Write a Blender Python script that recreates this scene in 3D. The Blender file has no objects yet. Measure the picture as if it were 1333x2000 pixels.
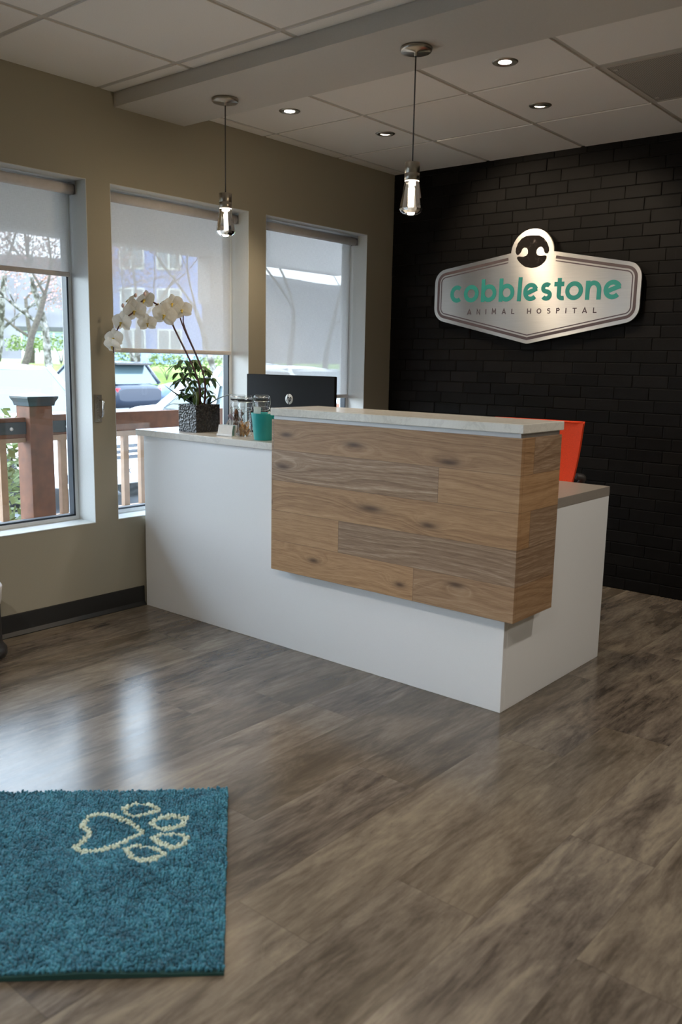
import bpy, bmesh, math, random
from math import sin, cos, pi, radians
from mathutils import Vector, Matrix
S = bpy.context.scene
COL = S.collection
random.seed(7)

# ------------------------------------------------------------------ camera
CAM = Vector((3.5318, -4.7023, 1.245))
def cam_axes(pitch, yaw, roll):
    p, y, r = radians(pitch), radians(yaw), radians(roll)
    fw = Vector((-sin(y)*cos(p), cos(y)*cos(p), sin(p)))
    rt = Vector((cos(y), sin(y), 0)); up = rt.cross(fw)
    return fw, rt*cos(r)+up*sin(r), -rt*sin(r)+up*cos(r)
fw, rt, up = cam_axes(-9.8126, 39.8661, 1.1026)
cd = bpy.data.cameras.new('camera'); cam = bpy.data.objects.new('camera', cd); COL.objects.link(cam)
cam.matrix_world = Matrix(((rt.x, up.x, -fw.x, CAM.x), (rt.y, up.y, -fw.y, CAM.y), (rt.z, up.z, -fw.z, CAM.z), (0, 0, 0, 1)))
cd.sensor_fit = 'VERTICAL'; cd.sensor_height = 36.0; cd.lens = 1691.43/2000*36
cd.dof.use_dof = True; cd.dof.focus_distance = 4.4; cd.dof.aperture_fstop = 3.6
cd.clip_end = 500
S.camera = cam

# ------------------------------------------------------------------ sky and exposure
SKY = 9.5
w = bpy.data.worlds.new('world'); S.world = w; w.use_nodes = True
nt = w.node_tree; nt.nodes.clear()
wo = nt.nodes.new('ShaderNodeOutputWorld'); bg = nt.nodes.new('ShaderNodeBackground')
tc = nt.nodes.new('ShaderNodeTexCoord'); sep = nt.nodes.new('ShaderNodeSeparateXYZ'); cr = nt.nodes.new('ShaderNodeValToRGB')
nt.links.new(tc.outputs['Generated'], sep.inputs[0]); nt.links.new(sep.outputs['Z'], cr.inputs[0])
cr.color_ramp.elements[0].position = 0.0; cr.color_ramp.elements[0].color = (.80, .89, 1.0, 1)
cr.color_ramp.elements[1].position = 0.6; cr.color_ramp.elements[1].color = (.64, .80, 1.0, 1)
nt.links.new(cr.outputs[0], bg.inputs[0]); bg.inputs[1].default_value = SKY
nt.links.new(bg.outputs[0], wo.inputs[0])
SPOT_W = 36.0      # recessed downlights, each
PEND_W = 3.5       # pendant lamps, each
S.view_settings.view_transform = 'Standard'; S.view_settings.look = 'None'
S.view_settings.exposure = 0.22; S.view_settings.gamma = 1.0; S.view_settings.use_curve_mapping = False
S.cycles.use_denoising = True
S.cycles.max_bounces = 12; S.cycles.diffuse_bounces = 6; S.cycles.glossy_bounces = 4
S.cycles.transparent_max_bounces = 16; S.cycles.transmission_bounces = 8
S.cycles.caustics_reflective = False; S.cycles.caustics_refractive = False
S.cycles.sample_clamp_indirect = 6.0

# ------------------------------------------------------------------ helpers
class MB:
    def __init__(s): s.v = []; s.f = []; s.m = []; s.sm = []
    def add(s, vs, fs, m=0, sm=False):
        o = len(s.v); s.v += [tuple(a) for a in vs]
        for f in fs: s.f.append([o+i for i in f]); s.m.append(m); s.sm.append(sm)
        return s
    def box(s, x0, x1, y0, y1, z0, z1, m=0):
        vs = [(x, y, z) for z in (z0, z1) for y in (y0, y1) for x in (x0, x1)]
        return s.add(vs, [(0,2,3,1), (4,5,7,6), (0,1,5,4), (2,6,7,3), (0,4,6,2), (1,3,7,5)], m)
    def obox(s, c, ax, ay, az, m=0):   # oriented box: centre and three half-extent vectors
        c, ax, ay, az = map(Vector, (c, ax, ay, az))
        vs = [c+ax*i+ay*j+az*k for k in (-1, 1) for j in (-1, 1) for i in (-1, 1)]
        return s.add(vs, [(0,2,3,1), (4,5,7,6), (0,1,5,4), (2,6,7,3), (0,4,6,2), (1,3,7,5)], m)
    def lathe(s, prof, c=(0,0,0), n=32, m=0, sm=True, axis='z', a0=0):
        vs = []; k = len(prof)
        for i in range(n):
            a = a0+2*pi*i/n
            for r, z in prof:
                q = (r*cos(a), r*sin(a), z)
                if axis == 'y': q = (r*cos(a), z, r*sin(a))
                if axis == 'x': q = (z, r*cos(a), r*sin(a))
                vs.append((c[0]+q[0], c[1]+q[1], c[2]+q[2]))
        fs = []
        for i in range(n):
            j = (i+1) % n
            for t in range(k-1):
                fs.append((i*k+t, j*k+t, j*k+t+1, i*k+t+1))
        return s.add(vs, fs, m, sm)
    def tube(s, pts, r, n=8, m=0, cap=True, sm=True):
        pts = [Vector(p) for p in pts]
        if not hasattr(r, '__len__'): r = [r]*len(pts)
        vs = []; pu = None
        for i, p in enumerate(pts):
            d = (pts[min(i+1, len(pts)-1)]-pts[max(i-1, 0)])
            if d.length < 1e-9: d = Vector((0, 0, 1))
            d.normalize()
            if pu is None:
                a = Vector((0, 0, 1)) if abs(d.z) < .9 else Vector((1, 0, 0)); u = d.cross(a).normalized()
            else:
                u = (pu-d*pu.dot(d))
                u = u.normalized() if u.length > 1e-6 else d.orthogonal().normalized()
            pu = u; v = d.cross(u)
            for k in range(n):
                a = 2*pi*k/n; vs.append(p+(u*cos(a)+v*sin(a))*r[i])
        fs = [(i*n+k, i*n+(k+1) % n, (i+1)*n+(k+1) % n, (i+1)*n+k) for i in range(len(pts)-1) for k in range(n)]
        s.add(vs, fs, m, sm)
        if cap:
            o = len(s.v)-len(vs)
            s.f.append([o+k for k in range(n)][::-1]); s.m.append(m); s.sm.append(False)
            s.f.append([o+(len(pts)-1)*n+k for k in range(n)]); s.m.append(m); s.sm.append(False)
        return s
    def prism(s, poly, mp, d0, d1, m=0):   # 2-D polygon pushed through mp(u, v, d)
        n = len(poly)
        s.add([mp(u, v, d0) for u, v in poly]+[mp(u, v, d1) for u, v in poly],
              [list(range(n))[::-1], list(range(n, 2*n))]+[(i, (i+1) % n, n+(i+1) % n, n+i) for i in range(n)], m)
        return s
    def ribbon(s, pts, wd, mp, d0, d1, closed=False, m=0):
        P = [Vector(p) for p in pts]; n = len(P); L = []; R = []
        for i in range(n):
            a = P[i-1] if (i or closed) else None; b = P[(i+1) % n] if (i < n-1 or closed) else None
            d1_ = (P[i]-a).normalized() if a is not None else None; d2_ = (b-P[i]).normalized() if b is not None else None
            if d1_ is None: d1_ = d2_
            if d2_ is None: d2_ = d1_
            t = (d1_+d2_)
            t = t.normalized() if t.length > 1e-6 else d1_
            nn = Vector((-t.y, t.x)); k = max(.4, nn.dot(Vector((-d1_.y, d1_.x))))
            L.append(P[i]+nn*(wd/2/k)); R.append(P[i]-nn*(wd/2/k))
        vs = [mp(q.x, q.y, d) for q in L+R for d in (d0, d1)]
        fs = []
        for i in range(n if closed else n-1):
            j = (i+1) % n; l0, l1, r0, r1 = 2*i, 2*j, 2*(n+i), 2*(n+j)
            fs += [(l0+1, r0+1, r1+1, l1+1), (l0, l1, r1, r0), (l0, l0+1, l1+1, l1), (r0, r1, r1+1, r0+1)]
        if not closed: fs += [(0, 2*n, 2*n+1, 1), (2*n-2, 2*n-1, 4*n-1, 4*n-2)]
        return s.add(vs, fs, m)
    def build(s, name, mats, parent=None, bevel=0, sub=0, loc=None, seg=2):
        me = bpy.data.meshes.new(name); me.from_pydata(s.v, [], s.f)
        if not isinstance(mats, (list, tuple)): mats = [mats]
        for q in mats: me.materials.append(q)
        me.polygons.foreach_set('material_index', s.m); me.polygons.foreach_set('use_smooth', s.sm)
        me.validate(); me.update()
        o = bpy.data.objects.new(name, me); COL.objects.link(o)
        if parent is not None: o.parent = parent
        if loc is not None: o.location = loc
        if bevel:
            b = o.modifiers.new('bevel', 'BEVEL'); b.width = bevel; b.segments = seg; b.limit_method = 'ANGLE'; b.angle_limit = radians(40)
        if sub:
            q = o.modifiers.new('sub', 'SUBSURF'); q.levels = sub; q.render_levels = sub
        return o
def tag(o, label=None, cat=None, group=None, kind=None):
    if label: o['label'] = label
    if cat: o['category'] = cat
    if group: o['group'] = group
    if kind: o['kind'] = kind
    return o
def thing(name, label, cat, loc=(0,0,0), rz=0, group=None, kind=None):
    o = bpy.data.objects.new(name, None); o.empty_display_size = .05; COL.objects.link(o)
    o.location = loc; o.rotation_euler = (0, 0, rz)
    return tag(o, label, cat, group, kind)
def copy_tree(o, parent=None):
    c = o.copy(); COL.objects.link(c)
    if parent is not None: c.parent = parent
    for ch in list(o.children): copy_tree(ch, c)
    return c
def struct(o, label, cat='room'): return tag(o, label, cat, kind='structure')

class NT:
    def __init__(s, name):
        s.m = bpy.data.materials.new(name); s.m.use_nodes = True; s.t = s.m.node_tree
        s.b = s.t.nodes['Principled BSDF']; s.out = s.t.nodes['Material Output']
    def n(s, t, **k):
        x = s.t.nodes.new('ShaderNode'+t)
        for a, b in k.items(): setattr(x, a, b)
        return x
    def l(s, a, b): s.t.links.new(a, b)
    def put(s, sock, val):
        if hasattr(val, 'is_linked') or hasattr(val, 'links'): s.l(val, sock)
        else: sock.default_value = val
    def math(s, op, a, b=0.0, c=None, clamp=False):
        x = s.n('Math', operation=op, use_clamp=clamp); s.put(x.inputs[0], a)
        if op not in ('FLOOR', 'FRACT', 'SINE', 'ABSOLUTE', 'SQRT', 'EXPONENT'): s.put(x.inputs[1], b)
        if c is not None: s.put(x.inputs[2], c)
        return x.outputs[0]
    def xyz(s, kind='Object'):
        c = s.n('TexCoord'); q = s.n('SeparateXYZ'); s.l(c.outputs[kind], q.inputs[0]); return q.outputs
    def comb(s, x, y, z):
        c = s.n('CombineXYZ')
        for i, a in enumerate((x, y, z)): s.put(c.inputs[i], a)
        return c.outputs[0]
    def noise(s, vec=None, scale=5, detail=4, rough=.55, dist=0):
        x = s.n('TexNoise')
        if vec is not None: s.l(vec, x.inputs['Vector'])
        x.inputs['Scale'].default_value = scale; x.inputs['Detail'].default_value = detail
        x.inputs['Roughness'].default_value = rough; x.inputs['Distortion'].default_value = dist
        return x.outputs['Fac']
    def white(s, vec):
        x = s.n('TexWhiteNoise', noise_dimensions='3D'); s.l(vec, x.inputs['Vector']); return x.outputs['Value']
    def ramp(s, fac, stops, interp='LINEAR'):
        x = s.n('ValToRGB'); r = x.color_ramp; r.interpolation = interp
        while len(r.elements) < len(stops): r.elements.new(.5)
        for e, (p, c) in zip(r.elements, stops):
            e.position = p; e.color = tuple(c)+(1,) if len(c) == 3 else c
        s.l(fac, x.inputs[0]); return x.outputs[0]
    def mix(s, f, a, b, mode='MIX'):
        x = s.n('MixRGB', blend_type=mode); s.put(x.inputs[0], f)
        for i, q in ((1, a), (2, b)):
            if isinstance(q, tuple) and len(q) == 3: q = q+(1,)
            s.put(x.inputs[i], q)
        return x.outputs[0]
    def bump(s, h, strength=.3, dist=.002):
        b = s.n('Bump'); b.inputs['Strength'].default_value = strength; b.inputs['Distance'].default_value = dist
        s.l(h, b.inputs['Height']); s.l(b.outputs[0], s.b.inputs['Normal'])
    def base(s, c): s.put(s.b.inputs['Base Color'], c if not (isinstance(c, tuple) and len(c) == 3) else c+(1,))
def lin(r, g, b):
    f = lambda c: (c/255/12.92) if c <= 10 else ((c/255+.055)/1.055)**2.4
    return (f(r), f(g), f(b))
def mat(name, c, rough=.5, metal=0.0, spec=.5, var=.06, scale=40, bump=0, emit=None, es=0, trans=0, alpha=1):
    N = NT(name); b = N.b
    if var:
        f = N.noise(N.n('TexCoord').outputs['Object'], scale, 3)
        N.base(N.ramp(f, [(.3, tuple(max(0, q*(1-var)) for q in c)), (.7, tuple(min(1, q*(1+var)) for q in c))]))
        if bump: N.bump(f, bump)
    else: N.base(c)
    b.inputs['Roughness'].default_value = rough; b.inputs['Metallic'].default_value = metal
    b.inputs['Specular IOR Level'].default_value = spec
    if emit: b.inputs['Emission Color'].default_value = emit+(1,); b.inputs['Emission Strength'].default_value = es
    if trans: b.inputs['Transmission Weight'].default_value = trans
    return N.m
def thin_glass(name, tint=(1,1,1), refl=1.0, f0=.04):
    N = NT(name); N.t.nodes.remove(N.b)
    t = N.n('BsdfTransparent'); t.inputs[0].default_value = tint+(1,)
    g = N.n('BsdfGlossy'); g.inputs['Roughness'].default_value = .02
    fr = N.n('LayerWeight'); fr.inputs[0].default_value = .35
    fac = N.math('MULTIPLY_ADD', N.math('POWER', fr.outputs['Facing'], 3.0), .55*refl, f0*refl)
    mx = N.n('MixShader'); N.l(fac, mx.inputs[0]); N.l(t.outputs[0], mx.inputs[1]); N.l(g.outputs[0], mx.inputs[2])
    N.l(mx.outputs[0], N.out.inputs[0]); return N.m

# ------------------------------------------------------------------ materials
M = {}
M['wall'] = mat('greige_wall_paint', (.375, .345, .268), .75, var=.03, scale=300, bump=.08)
M['white_paint'] = mat('white_trim_paint', (.62, .64, .63), .5, var=.02, scale=120)
M['tile'] = mat('ceiling_tile', (.82, .785, .725), .85, var=.04, scale=260, bump=.12)
M['grid'] = mat('ceiling_grid_metal', (.50, .47, .41), .6, var=.02)
M['beam'] = mat('beam_paint', (.58, .545, .485), .75, var=.03, scale=200, bump=.05)
M['baseboard'] = mat('dark_vinyl_baseboard', (.016, .016, .015), .45)
M['laminate'] = mat('white_laminate', (.84, .85, .86), .38, var=.015, scale=400)
M['grey_top'] = mat('taupe_grey_worktop', (.30, .27, .235), .35, var=.04, scale=90)
M['alu'] = mat('pale_aluminium', (.48, .49, .50), .5, .2, var=.02)
M['nickel'] = mat('brushed_nickel', (.42, .38, .32), .32, 1.0, var=.08, scale=60)
M['cord'] = mat('grey_cord', (.10, .10, .10), .6)
M['black'] = mat('black_plastic', (.005, .005, .006), .6, spec=.12, var=.1)
M['black_gloss'] = mat('black_gloss', (.01, .01, .012), .15)
M['white_plastic'] = mat('white_plastic', (.78, .78, .78), .4, var=.02)
M['paper'] = mat('white_paper', (.78, .76, .72), .8, var=.04, scale=60)
M['teal'] = mat('teal_plastic', lin(36, 160, 158), .35, var=.03)
M['teal_letter'] = mat('teal_letter', lin(38, 142, 134), .5, var=.02)
M['dark_letter'] = mat('plum_grey_letter', lin(82, 68, 70), .5, var=.03)
M['orange'] = mat('orange_mesh_fabric', lin(222, 66, 14), .75, var=.12, scale=240, bump=.4)
M['chair_grey'] = mat('grey_chair_plastic', (.06, .055, .05), .5)
M['wood_rail'] = mat('stained_cedar', lin(116, 72, 48), .65, var=.28, scale=14)
M['wood_pale'] = mat('weathered_baluster', lin(176, 146, 122), .7, var=.15, scale=14)
M['bronze_cap'] = mat('dark_post_cap', (.035, .045, .05), .4)
M['bolt'] = mat('zinc_bolt', (.75, .75, .75), .35, .8)
M['car_white'] = mat('white_car_paint', (.80, .80, .80), .25, var=.01)
M['car_silver'] = mat('silver_white_car_paint', (.66, .67, .66), .25, var=.01)
M['car_dark'] = mat('dark_slate_car_paint', (.025, .032, .05), .2, var=.02)
M['car_blue'] = mat('blue_grey_car_paint', (.16, .22, .32), .2, var=.02)
M['car_glass'] = mat('car_window_glass', (.06, .09, .10), .05, spec=.9, var=0)
M['tyre'] = mat('tyre_rubber', (.012, .012, .012), .8)
M['chrome'] = mat('chrome', (.75, .75, .76), .12, 1.0, var=0)
M['lens'] = mat('headlamp_lens', (.75, .78, .78), .1, var=0)
M['red_lens'] = mat('red_tail_lens', (.65, .02, .03), .2, var=0)
M['asphalt'] = mat('asphalt', (.13, .14, .16), .9, var=.35, scale=60, bump=.2)
M['gravel'] = mat('pale_gravel', (.36, .35, .34), .9, var=.5, scale=160, bump=.5)
M['grass'] = mat('lawn_grass', (.17, .27, .04), .9, var=.4, scale=3)
M['bark'] = mat('dark_bark', (.07, .056, .042), .9, var=.4, scale=12, bump=.3)
M['twig'] = mat('haze_tinted_twigs', (.20, .135, .115), .9, var=.3, scale=2)  # pink of the overexposed haze is put into the twig colour
M['leaf'] = mat('green_leaf', (.05, .12, .02), .45, var=.45, scale=30)
M['leaf_pale'] = mat('pale_shrub_leaf', (.16, .21, .06), .6, var=.4, scale=4)
M['strap'] = mat('dark_orchid_leaf', (.035, .06, .045), .35, var=.25, scale=20)
M['stem'] = mat('maroon_stem', (.055, .012, .014), .5, var=.2)
M['stem_green'] = mat('green_stem', (.09, .13, .03), .5, var=.2)
M['soil'] = mat('planting_moss', (.02, .018, .012), .95, var=.4, bump=.5)
M['lip'] = mat('yellow_orchid_lip', (.55, .40, .06), .5, var=.3, scale=150)
M['bud_pink'] = mat('pinkish_bud', (.70, .52, .50), .5, var=.1)
M['bldg'] = mat('pale_blue_siding', (.22, .32, .72), .8, var=.05)
M['bldg_win'] = mat('far_window', (.2, .25, .3), .2)
M['bldg_white'] = mat('white_far_trim', (.85, .85, .85), .7)
M['red_bud'] = mat('red_buds', (.40, .22, .20), .8, var=.2)
M['hill'] = mat('hazy_wooded_hill', (.085, .08, .08), 1, var=.3, scale=.15)
M['soffit'] = mat('porch_soffit', (.52, .52, .53), .8, var=.04)
M['rafter'] = mat('porch_rafter', (.72, .72, .73), .8, var=.04)
M['clear'] = thin_glass('window_glass', (.97, .985, .98))
M['jar_glass'] = thin_glass('jar_glass', (.96, .97, .97), 1.0, .07)
M['crystal'] = mat('clear_crystal', (1, 1, 1), .0, var=0, trans=1)
M['frame_dark'] = mat('dark_gasket', (.02, .03, .045), .4)
M['frame_white'] = mat('white_window_frame', (.72, .75, .76), .4, var=.02)
M['tan'] = mat('tan_biscuit', (.50, .25, .075), .8, var=.25, scale=120, bump=.4)
M['brown'] = mat('brown_treat', (.14, .055, .025), .8, var=.35, scale=120, bump=.5)
M['liner'] = mat('white_bin_liner', (.72, .70, .72), .4, var=.04)
M['bin'] = mat('dark_bin_plastic', (.028, .026, .026), .4)
M['bin_red'] = mat('red_paper', (.55, .08, .06), .7)
M['lilac'] = mat('lilac_grey_panel', (.46, .42, .55), .5, var=.05)
M['lamp'] = mat('lamp_face', (1, 1, 1), .5, var=0, emit=(1.0, .90, .78), es=14)
M['led'] = mat('lit_led_column', (1, 1, 1), .5, var=0, emit=(1.0, .84, .62), es=9)
M['vent'] = mat('vent_backing', (.11, .10, .085), .8)

def m_quartz():
    N = NT('white_quartz'); v = N.n('TexCoord').outputs['Object']
    a = N.noise(v, 6, 8, .7, 1.2); b = N.noise(v, 300, 2)
    c = N.ramp(a, [(.44, (.70, .68, .62)), (.49, (.62, .60, .55)), (.51, (.71, .69, .63)), (.7, (.74, .72, .67))])
    N.base(N.mix(.12, c, N.ramp(b, [(.4, (.55, .53, .48)), (.6, (.8, .79, .74))])))
    N.b.inputs['Roughness'].default_value = .16; return N.m
M['quartz'] = m_quartz()
def m_floor():
    N = NT('vinyl_plank_floor'); X, Y, Z = N.xyz()
    row = N.math('FLOOR', N.math('DIVIDE', N.math('ADD', X, .105), .2286)); rr = N.white(N.comb(row, 3.0, 1.0))
    yo = N.math('ADD', N.math('DIVIDE', Y, 1.22), N.math('MULTIPLY', rr, 7.31)); idx = N.math('FLOOR', yo)
    pv = N.white(N.comb(row, idx, 5.0)); pv2 = N.white(N.comb(row, idx, 9.0))
    # soft blotches, long in the direction of the plank, different on each plank
    vec = N.comb(N.math('ADD', N.math('MULTIPLY', X, 11.0), N.math('MULTIPLY', pv, 40)), N.math('ADD', N.math('MULTIPLY', Y, 2.5), N.math('MULTIPLY', pv2, 30)), pv)
    a = N.noise(vec, 1.0, 8, .70, .5)
    vec2 = N.comb(N.math('ADD', N.math('MULTIPLY', X, 70), N.math('MULTIPLY', pv, 90)), N.math('MULTIPLY', Y, 9), pv2)
    f = N.noise(vec2, 1.0, 6, .65, .3)
    vec3 = N.comb(N.math('ADD', N.math('MULTIPLY', X, 26), N.math('MULTIPLY', pv2, 50)), N.math('MULTIPLY', Y, 16), pv)
    sp = N.noise(vec3, 1.0, 5, .75, 1.5)
    t = N.math('ADD', N.math('MULTIPLY', a, .70), N.math('MULTIPLY', f, .30))
    t = N.math('ADD', t, N.math('MULTIPLY', N.math('SUBTRACT', pv, .5), .10))
    c = N.ramp(t, [(.34, (.038, .030, .024)), (.43, (.078, .062, .049)), (.50, (.132, .107, .085)), (.57, (.190, .156, .120)), (.66, (.27, .225, .167))])
    warm = N.mix(N.math('MULTIPLY', pv2, .25), c, (.19, .145, .085))
    c2 = N.mix(N.math('MULTIPLY', N.ramp(sp, [(.60, (0,0,0)), (.72, (1,1,1))]), .45), warm, (.060, .050, .043))
    c3 = N.mix(N.math('MULTIPLY', N.ramp(sp, [(.26, (1,1,1)), (.36, (0,0,0))]), .35), c2, (.30, .25, .19))
    ex = N.math('ABSOLUTE', N.math('SUBTRACT', N.math('FRACT', N.math('DIVIDE', N.math('ADD', X, .105), .2286)), .5))
    ey = N.math('ABSOLUTE', N.math('SUBTRACT', N.math('FRACT', yo), .5))
    seam = N.math('MAXIMUM', N.math('GREATER_THAN', ex, .4965), N.math('GREATER_THAN', ey, .4992))
    N.base(N.mix(N.math('MULTIPLY', seam, .4), c3, (.03, .024, .02)))
    N.put(N.b.inputs['Roughness'], N.math('MULTIPLY_ADD', f, .12, .17))
    N.b.inputs['Specular IOR Level'].default_value = .5
    N.bump(f, .06, .001); return N.m
M['floor'] = m_floor()
def m_brick():
    N = NT('black_painted_brick'); g = N.n('NewGeometry'); r = g.outputs['Random Per Island']
    v = N.n('TexCoord').outputs['Object']; X, Y, Z = N.xyz()
    a = N.noise(v, 14, 6, .65); st = N.noise(N.comb(N.math('MULTIPLY', X, 90), 0.0, N.math('MULTIPLY', Z, 9)), 1, 4, .6)
    c = N.ramp(r, [(0, (.0036, .0031, .0029)), (.55, (.0048, .0042, .0039)), (.85, (.0064, .0056, .0052)), (1, (.0100, .0088, .0082))])
    c = N.mix(N.math('MULTIPLY', N.ramp(a, [(.52, (0,0,0)), (.75, (1,1,1))]), .4), c, (.0125, .011, .0102))
    c = N.mix(N.math('MULTIPLY', N.ramp(st, [(.62, (0,0,0)), (.75, (1,1,1))]), N.math('MULTIPLY', r, .5)), c, (.034, .032, .030))
    N.base(c); N.put(N.b.inputs['Roughness'], N.math('MULTIPLY_ADD', a, .3, .42)); N.b.inputs['Specular IOR Level'].default_value = .12
    N.bump(N.noise(v, 60, 5, .7), .35, .003); return N.m
M['brick'] = m_brick()
M['mortar'] = mat('black_mortar', (.0032, .003, .0028), .9)
def m_wood():
    N = NT('oak_planks'); X, Y, Z = N.xyz()
    U = N.math('ADD', X, Y); rowf = N.math('DIVIDE', N.math('SUBTRACT', Z, .363), .129)
    row = N.math('FLOOR', rowf); rr = N.white(N.comb(row, 2.0, 7.0))
    uo = N.math('ADD', N.math('DIVIDE', U, 1.25), N.math('MULTIPLY_ADD', rr, 3.7, .0)); idx = N.math('FLOOR', uo)
    pv = N.white(N.comb(row, idx, 1.0)); pv2 = N.white(N.comb(row, idx, 4.0))
    lo = N.noise(N.comb(N.math('ADD', N.math('MULTIPLY', U, 1.1), N.math('MULTIPLY', pv, 30)), N.math('MULTIPLY', Z, 5.0), pv2), 1.0, 2, .5)
    coord = N.math('ADD', Z, N.math('MULTIPLY', N.math('SUBTRACT', lo, .5), .24))
    # knots: the growth rings bend round them
    knot_dark = None
    for (kx, kz, a, b, amp) in [(-.60, .945, .09, .030, .05), (-.93, .775, .15, .034, .055), (-.735, .745, .10, .03, -.045), (-.62, .81, .11, .032, .05), (-.87, .47, .12, .035, .06), (-.44, .437, .08, .028, .05), (.0, .415, .07, .028, .05), (-.24, .93, .12, .03, -.05), (-.15, .69, .16, .035, .05), (.12, .66, .1, .03, .05), (.2, .9, .12, .03, .05), (.25, .46, .1, .028, -.05)]:
        dx = N.math('DIVIDE', N.math('SUBTRACT', U, kx), a); dz = N.math('DIVIDE', N.math('SUBTRACT', Z, kz), b)
        d2 = N.math('ADD', N.math('MULTIPLY', dx, dx), N.math('MULTIPLY', dz, dz))
        g = N.math('EXPONENT', N.math('MULTIPLY', d2, -1.0))
        coord = N.math('ADD', coord, N.math('MULTIPLY', g, amp*1.25))
        kd = N.math('EXPONENT', N.math('MULTIPLY', d2, -6.0))
        knot_dark = kd if knot_dark is None else N.math('MAXIMUM', knot_dark, kd)
    fine = N.noise(N.comb(N.math('ADD', N.math('MULTIPLY', U, 14), N.math('MULTIPLY', pv, 20)), N.math('MULTIPLY', Z, 260), pv2), 1.0, 4, .65)
    coord = N.math('ADD', coord, N.math('MULTIPLY', fine, .004))
    ring = N.noise(N.comb(0.0, N.math('MULTIPLY', coord, 1.0), N.math('MULTIPLY', pv, 9)), 58, 3, .62)
    t = N.math('ADD', N.math('MULTIPLY', ring, .58), N.math('MULTIPLY', fine, .42))
    c = N.ramp(t, [(.30, (.20, .108, .050)), (.43, (.335, .198, .100)), (.54, (.435, .272, .145)), (.70, (.54, .365, .210))])
    greyed = N.ramp(t, [(.32, (.150, .090, .052)), (.44, (.260, .168, .102)), (.54, (.355, .245, .158)), (.68, (.56, .43, .31))])
    gsel = N.ramp(pv2, [(.42, (0,0,0)), (.6, (1,1,1))])
    c = N.mix(gsel, c, greyed)
    c = N.mix(1.0, c, N.ramp(pv, [(0, (.82, .80, .80)), (1, (1.12, 1.08, 1.03))]), 'MULTIPLY')
    c = N.mix(N.math('MULTIPLY', knot_dark, .9), c, (.075, .042, .024))
    ez = N.math('ABSOLUTE', N.math('SUBTRACT', N.math('FRACT', rowf), .5)); eu = N.math('ABSOLUTE', N.math('SUBTRACT', N.math('FRACT', uo), .5))
    seam = N.math('MAXIMUM', N.math('GREATER_THAN', ez, .494), N.math('GREATER_THAN', eu, .4993))
    N.base(N.mix(N.math('MULTIPLY', seam, .65), c, (.07, .045, .03)))
    N.b.inputs['Roughness'].default_value = .5; N.b.inputs['Specular IOR Level'].default_value = .35
    N.bump(fine, .12, .001); return N.m
M['oak'] = m_wood()
def m_shade():
    N = NT('solar_shade_fabric'); N.t.nodes.remove(N.b)
    v = N.n('TexCoord').outputs['Object']; X, Y, Z = N.xyz()
    wv = N.noise(N.comb(0.0, N.math('MULTIPLY', Y, 700), N.math('MULTIPLY', Z, 40)), 1, 2); wh = N.noise(N.comb(0.0, N.math('MULTIPLY', Y, 40), N.math('MULTIPLY', Z, 700)), 1, 2)
    th = N.math('ADD', N.math('MULTIPLY', wv, .5), N.math('MULTIPLY', wh, .5))
    col = N.ramp(th, [(.35, (.57, .555, .545)), (.65, (.66, .645, .635))])
    d = N.n('BsdfDiffuse'); t = N.n('BsdfTranslucent'); tr = N.n('BsdfTransparent'); N.l(col, d.inputs[0]); N.l(col, t.inputs[0])
    m1 = N.n('MixShader'); m1.inputs[0].default_value = .27; N.l(d.outputs[0], m1.inputs[1]); N.l(t.outputs[0], m1.inputs[2])
    m2 = N.n('MixShader'); N.put(m2.inputs[0], N.math('MULTIPLY_ADD', th, -.08, .165)); N.l(m1.outputs[0], m2.inputs[1]); N.l(tr.outputs[0], m2.inputs[2])
    N.l(m2.outputs[0], N.out.inputs[0]); return N.m
M['shade'] = m_shade()
M['shade_hem'] = mat('shade_hem_fabric', (.60, .56, .54), .7, var=.04)
def m_brushed():
    N = NT('brushed_sign_metal'); X, Y, Z = N.xyz()
    st = N.noise(N.comb(N.math('MULTIPLY', X, 6), 0.0, N.math('MULTIPLY', Z, 900)), 1, 3, .6)
    N.base(N.ramp(st, [(.3, (.50, .475, .44)), (.7, (.60, .57, .53))]))
    N.b.inputs['Metallic'].default_value = 1.0; N.b.inputs['Roughness'].default_value = .36
    N.b.inputs['Anisotropic'].default_value = .92; N.b.inputs['Anisotropic Rotation'].default_value = .25
    tg = N.n('Tangent', direction_type='UV_MAP'); N.l(tg.outputs[0], N.b.inputs['Tangent']); return N.m
M['sign'] = m_brushed()
def m_nose():
    N = NT('printed_dog_nose'); v = N.n('TexCoord').outputs['Object']
    a = N.noise(v, 30, 2); b = N.noise(v, 420, 3, .8)
    t = N.math('ADD', N.math('MULTIPLY', a, .6), N.math('MULTIPLY', b, .4))
    N.base(N.ramp(t, [(.56, (.018, .014, .013)), (.62, (.06, .05, .047)), (.68, (.22, .19, .175))])); N.b.inputs['Roughness'].default_value = .8; N.b.inputs['Specular IOR Level'].default_value = .15; return N.m
M['nose'] = m_nose()
def m_petal():
    N = NT('white_orchid_petal'); v = N.n('TexCoord').outputs['Object']; f = N.noise(v, 160, 3)
    col = N.ramp(f, [(.3, (.80, .78, .70)), (.7, (.86, .85, .80))])
    d = N.n('BsdfTranslucent'); N.l(col, d.inputs[0]); N.base(col); N.b.inputs['Roughness'].default_value = .55
    mx = N.n('MixShader'); mx.inputs[0].default_value = .45; N.l(N.b.outputs[0], mx.inputs[1]); N.l(d.outputs[0], mx.inputs[2]); N.l(mx.outputs[0], N.out.inputs[0]); return N.m
M['petal'] = m_petal()
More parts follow.
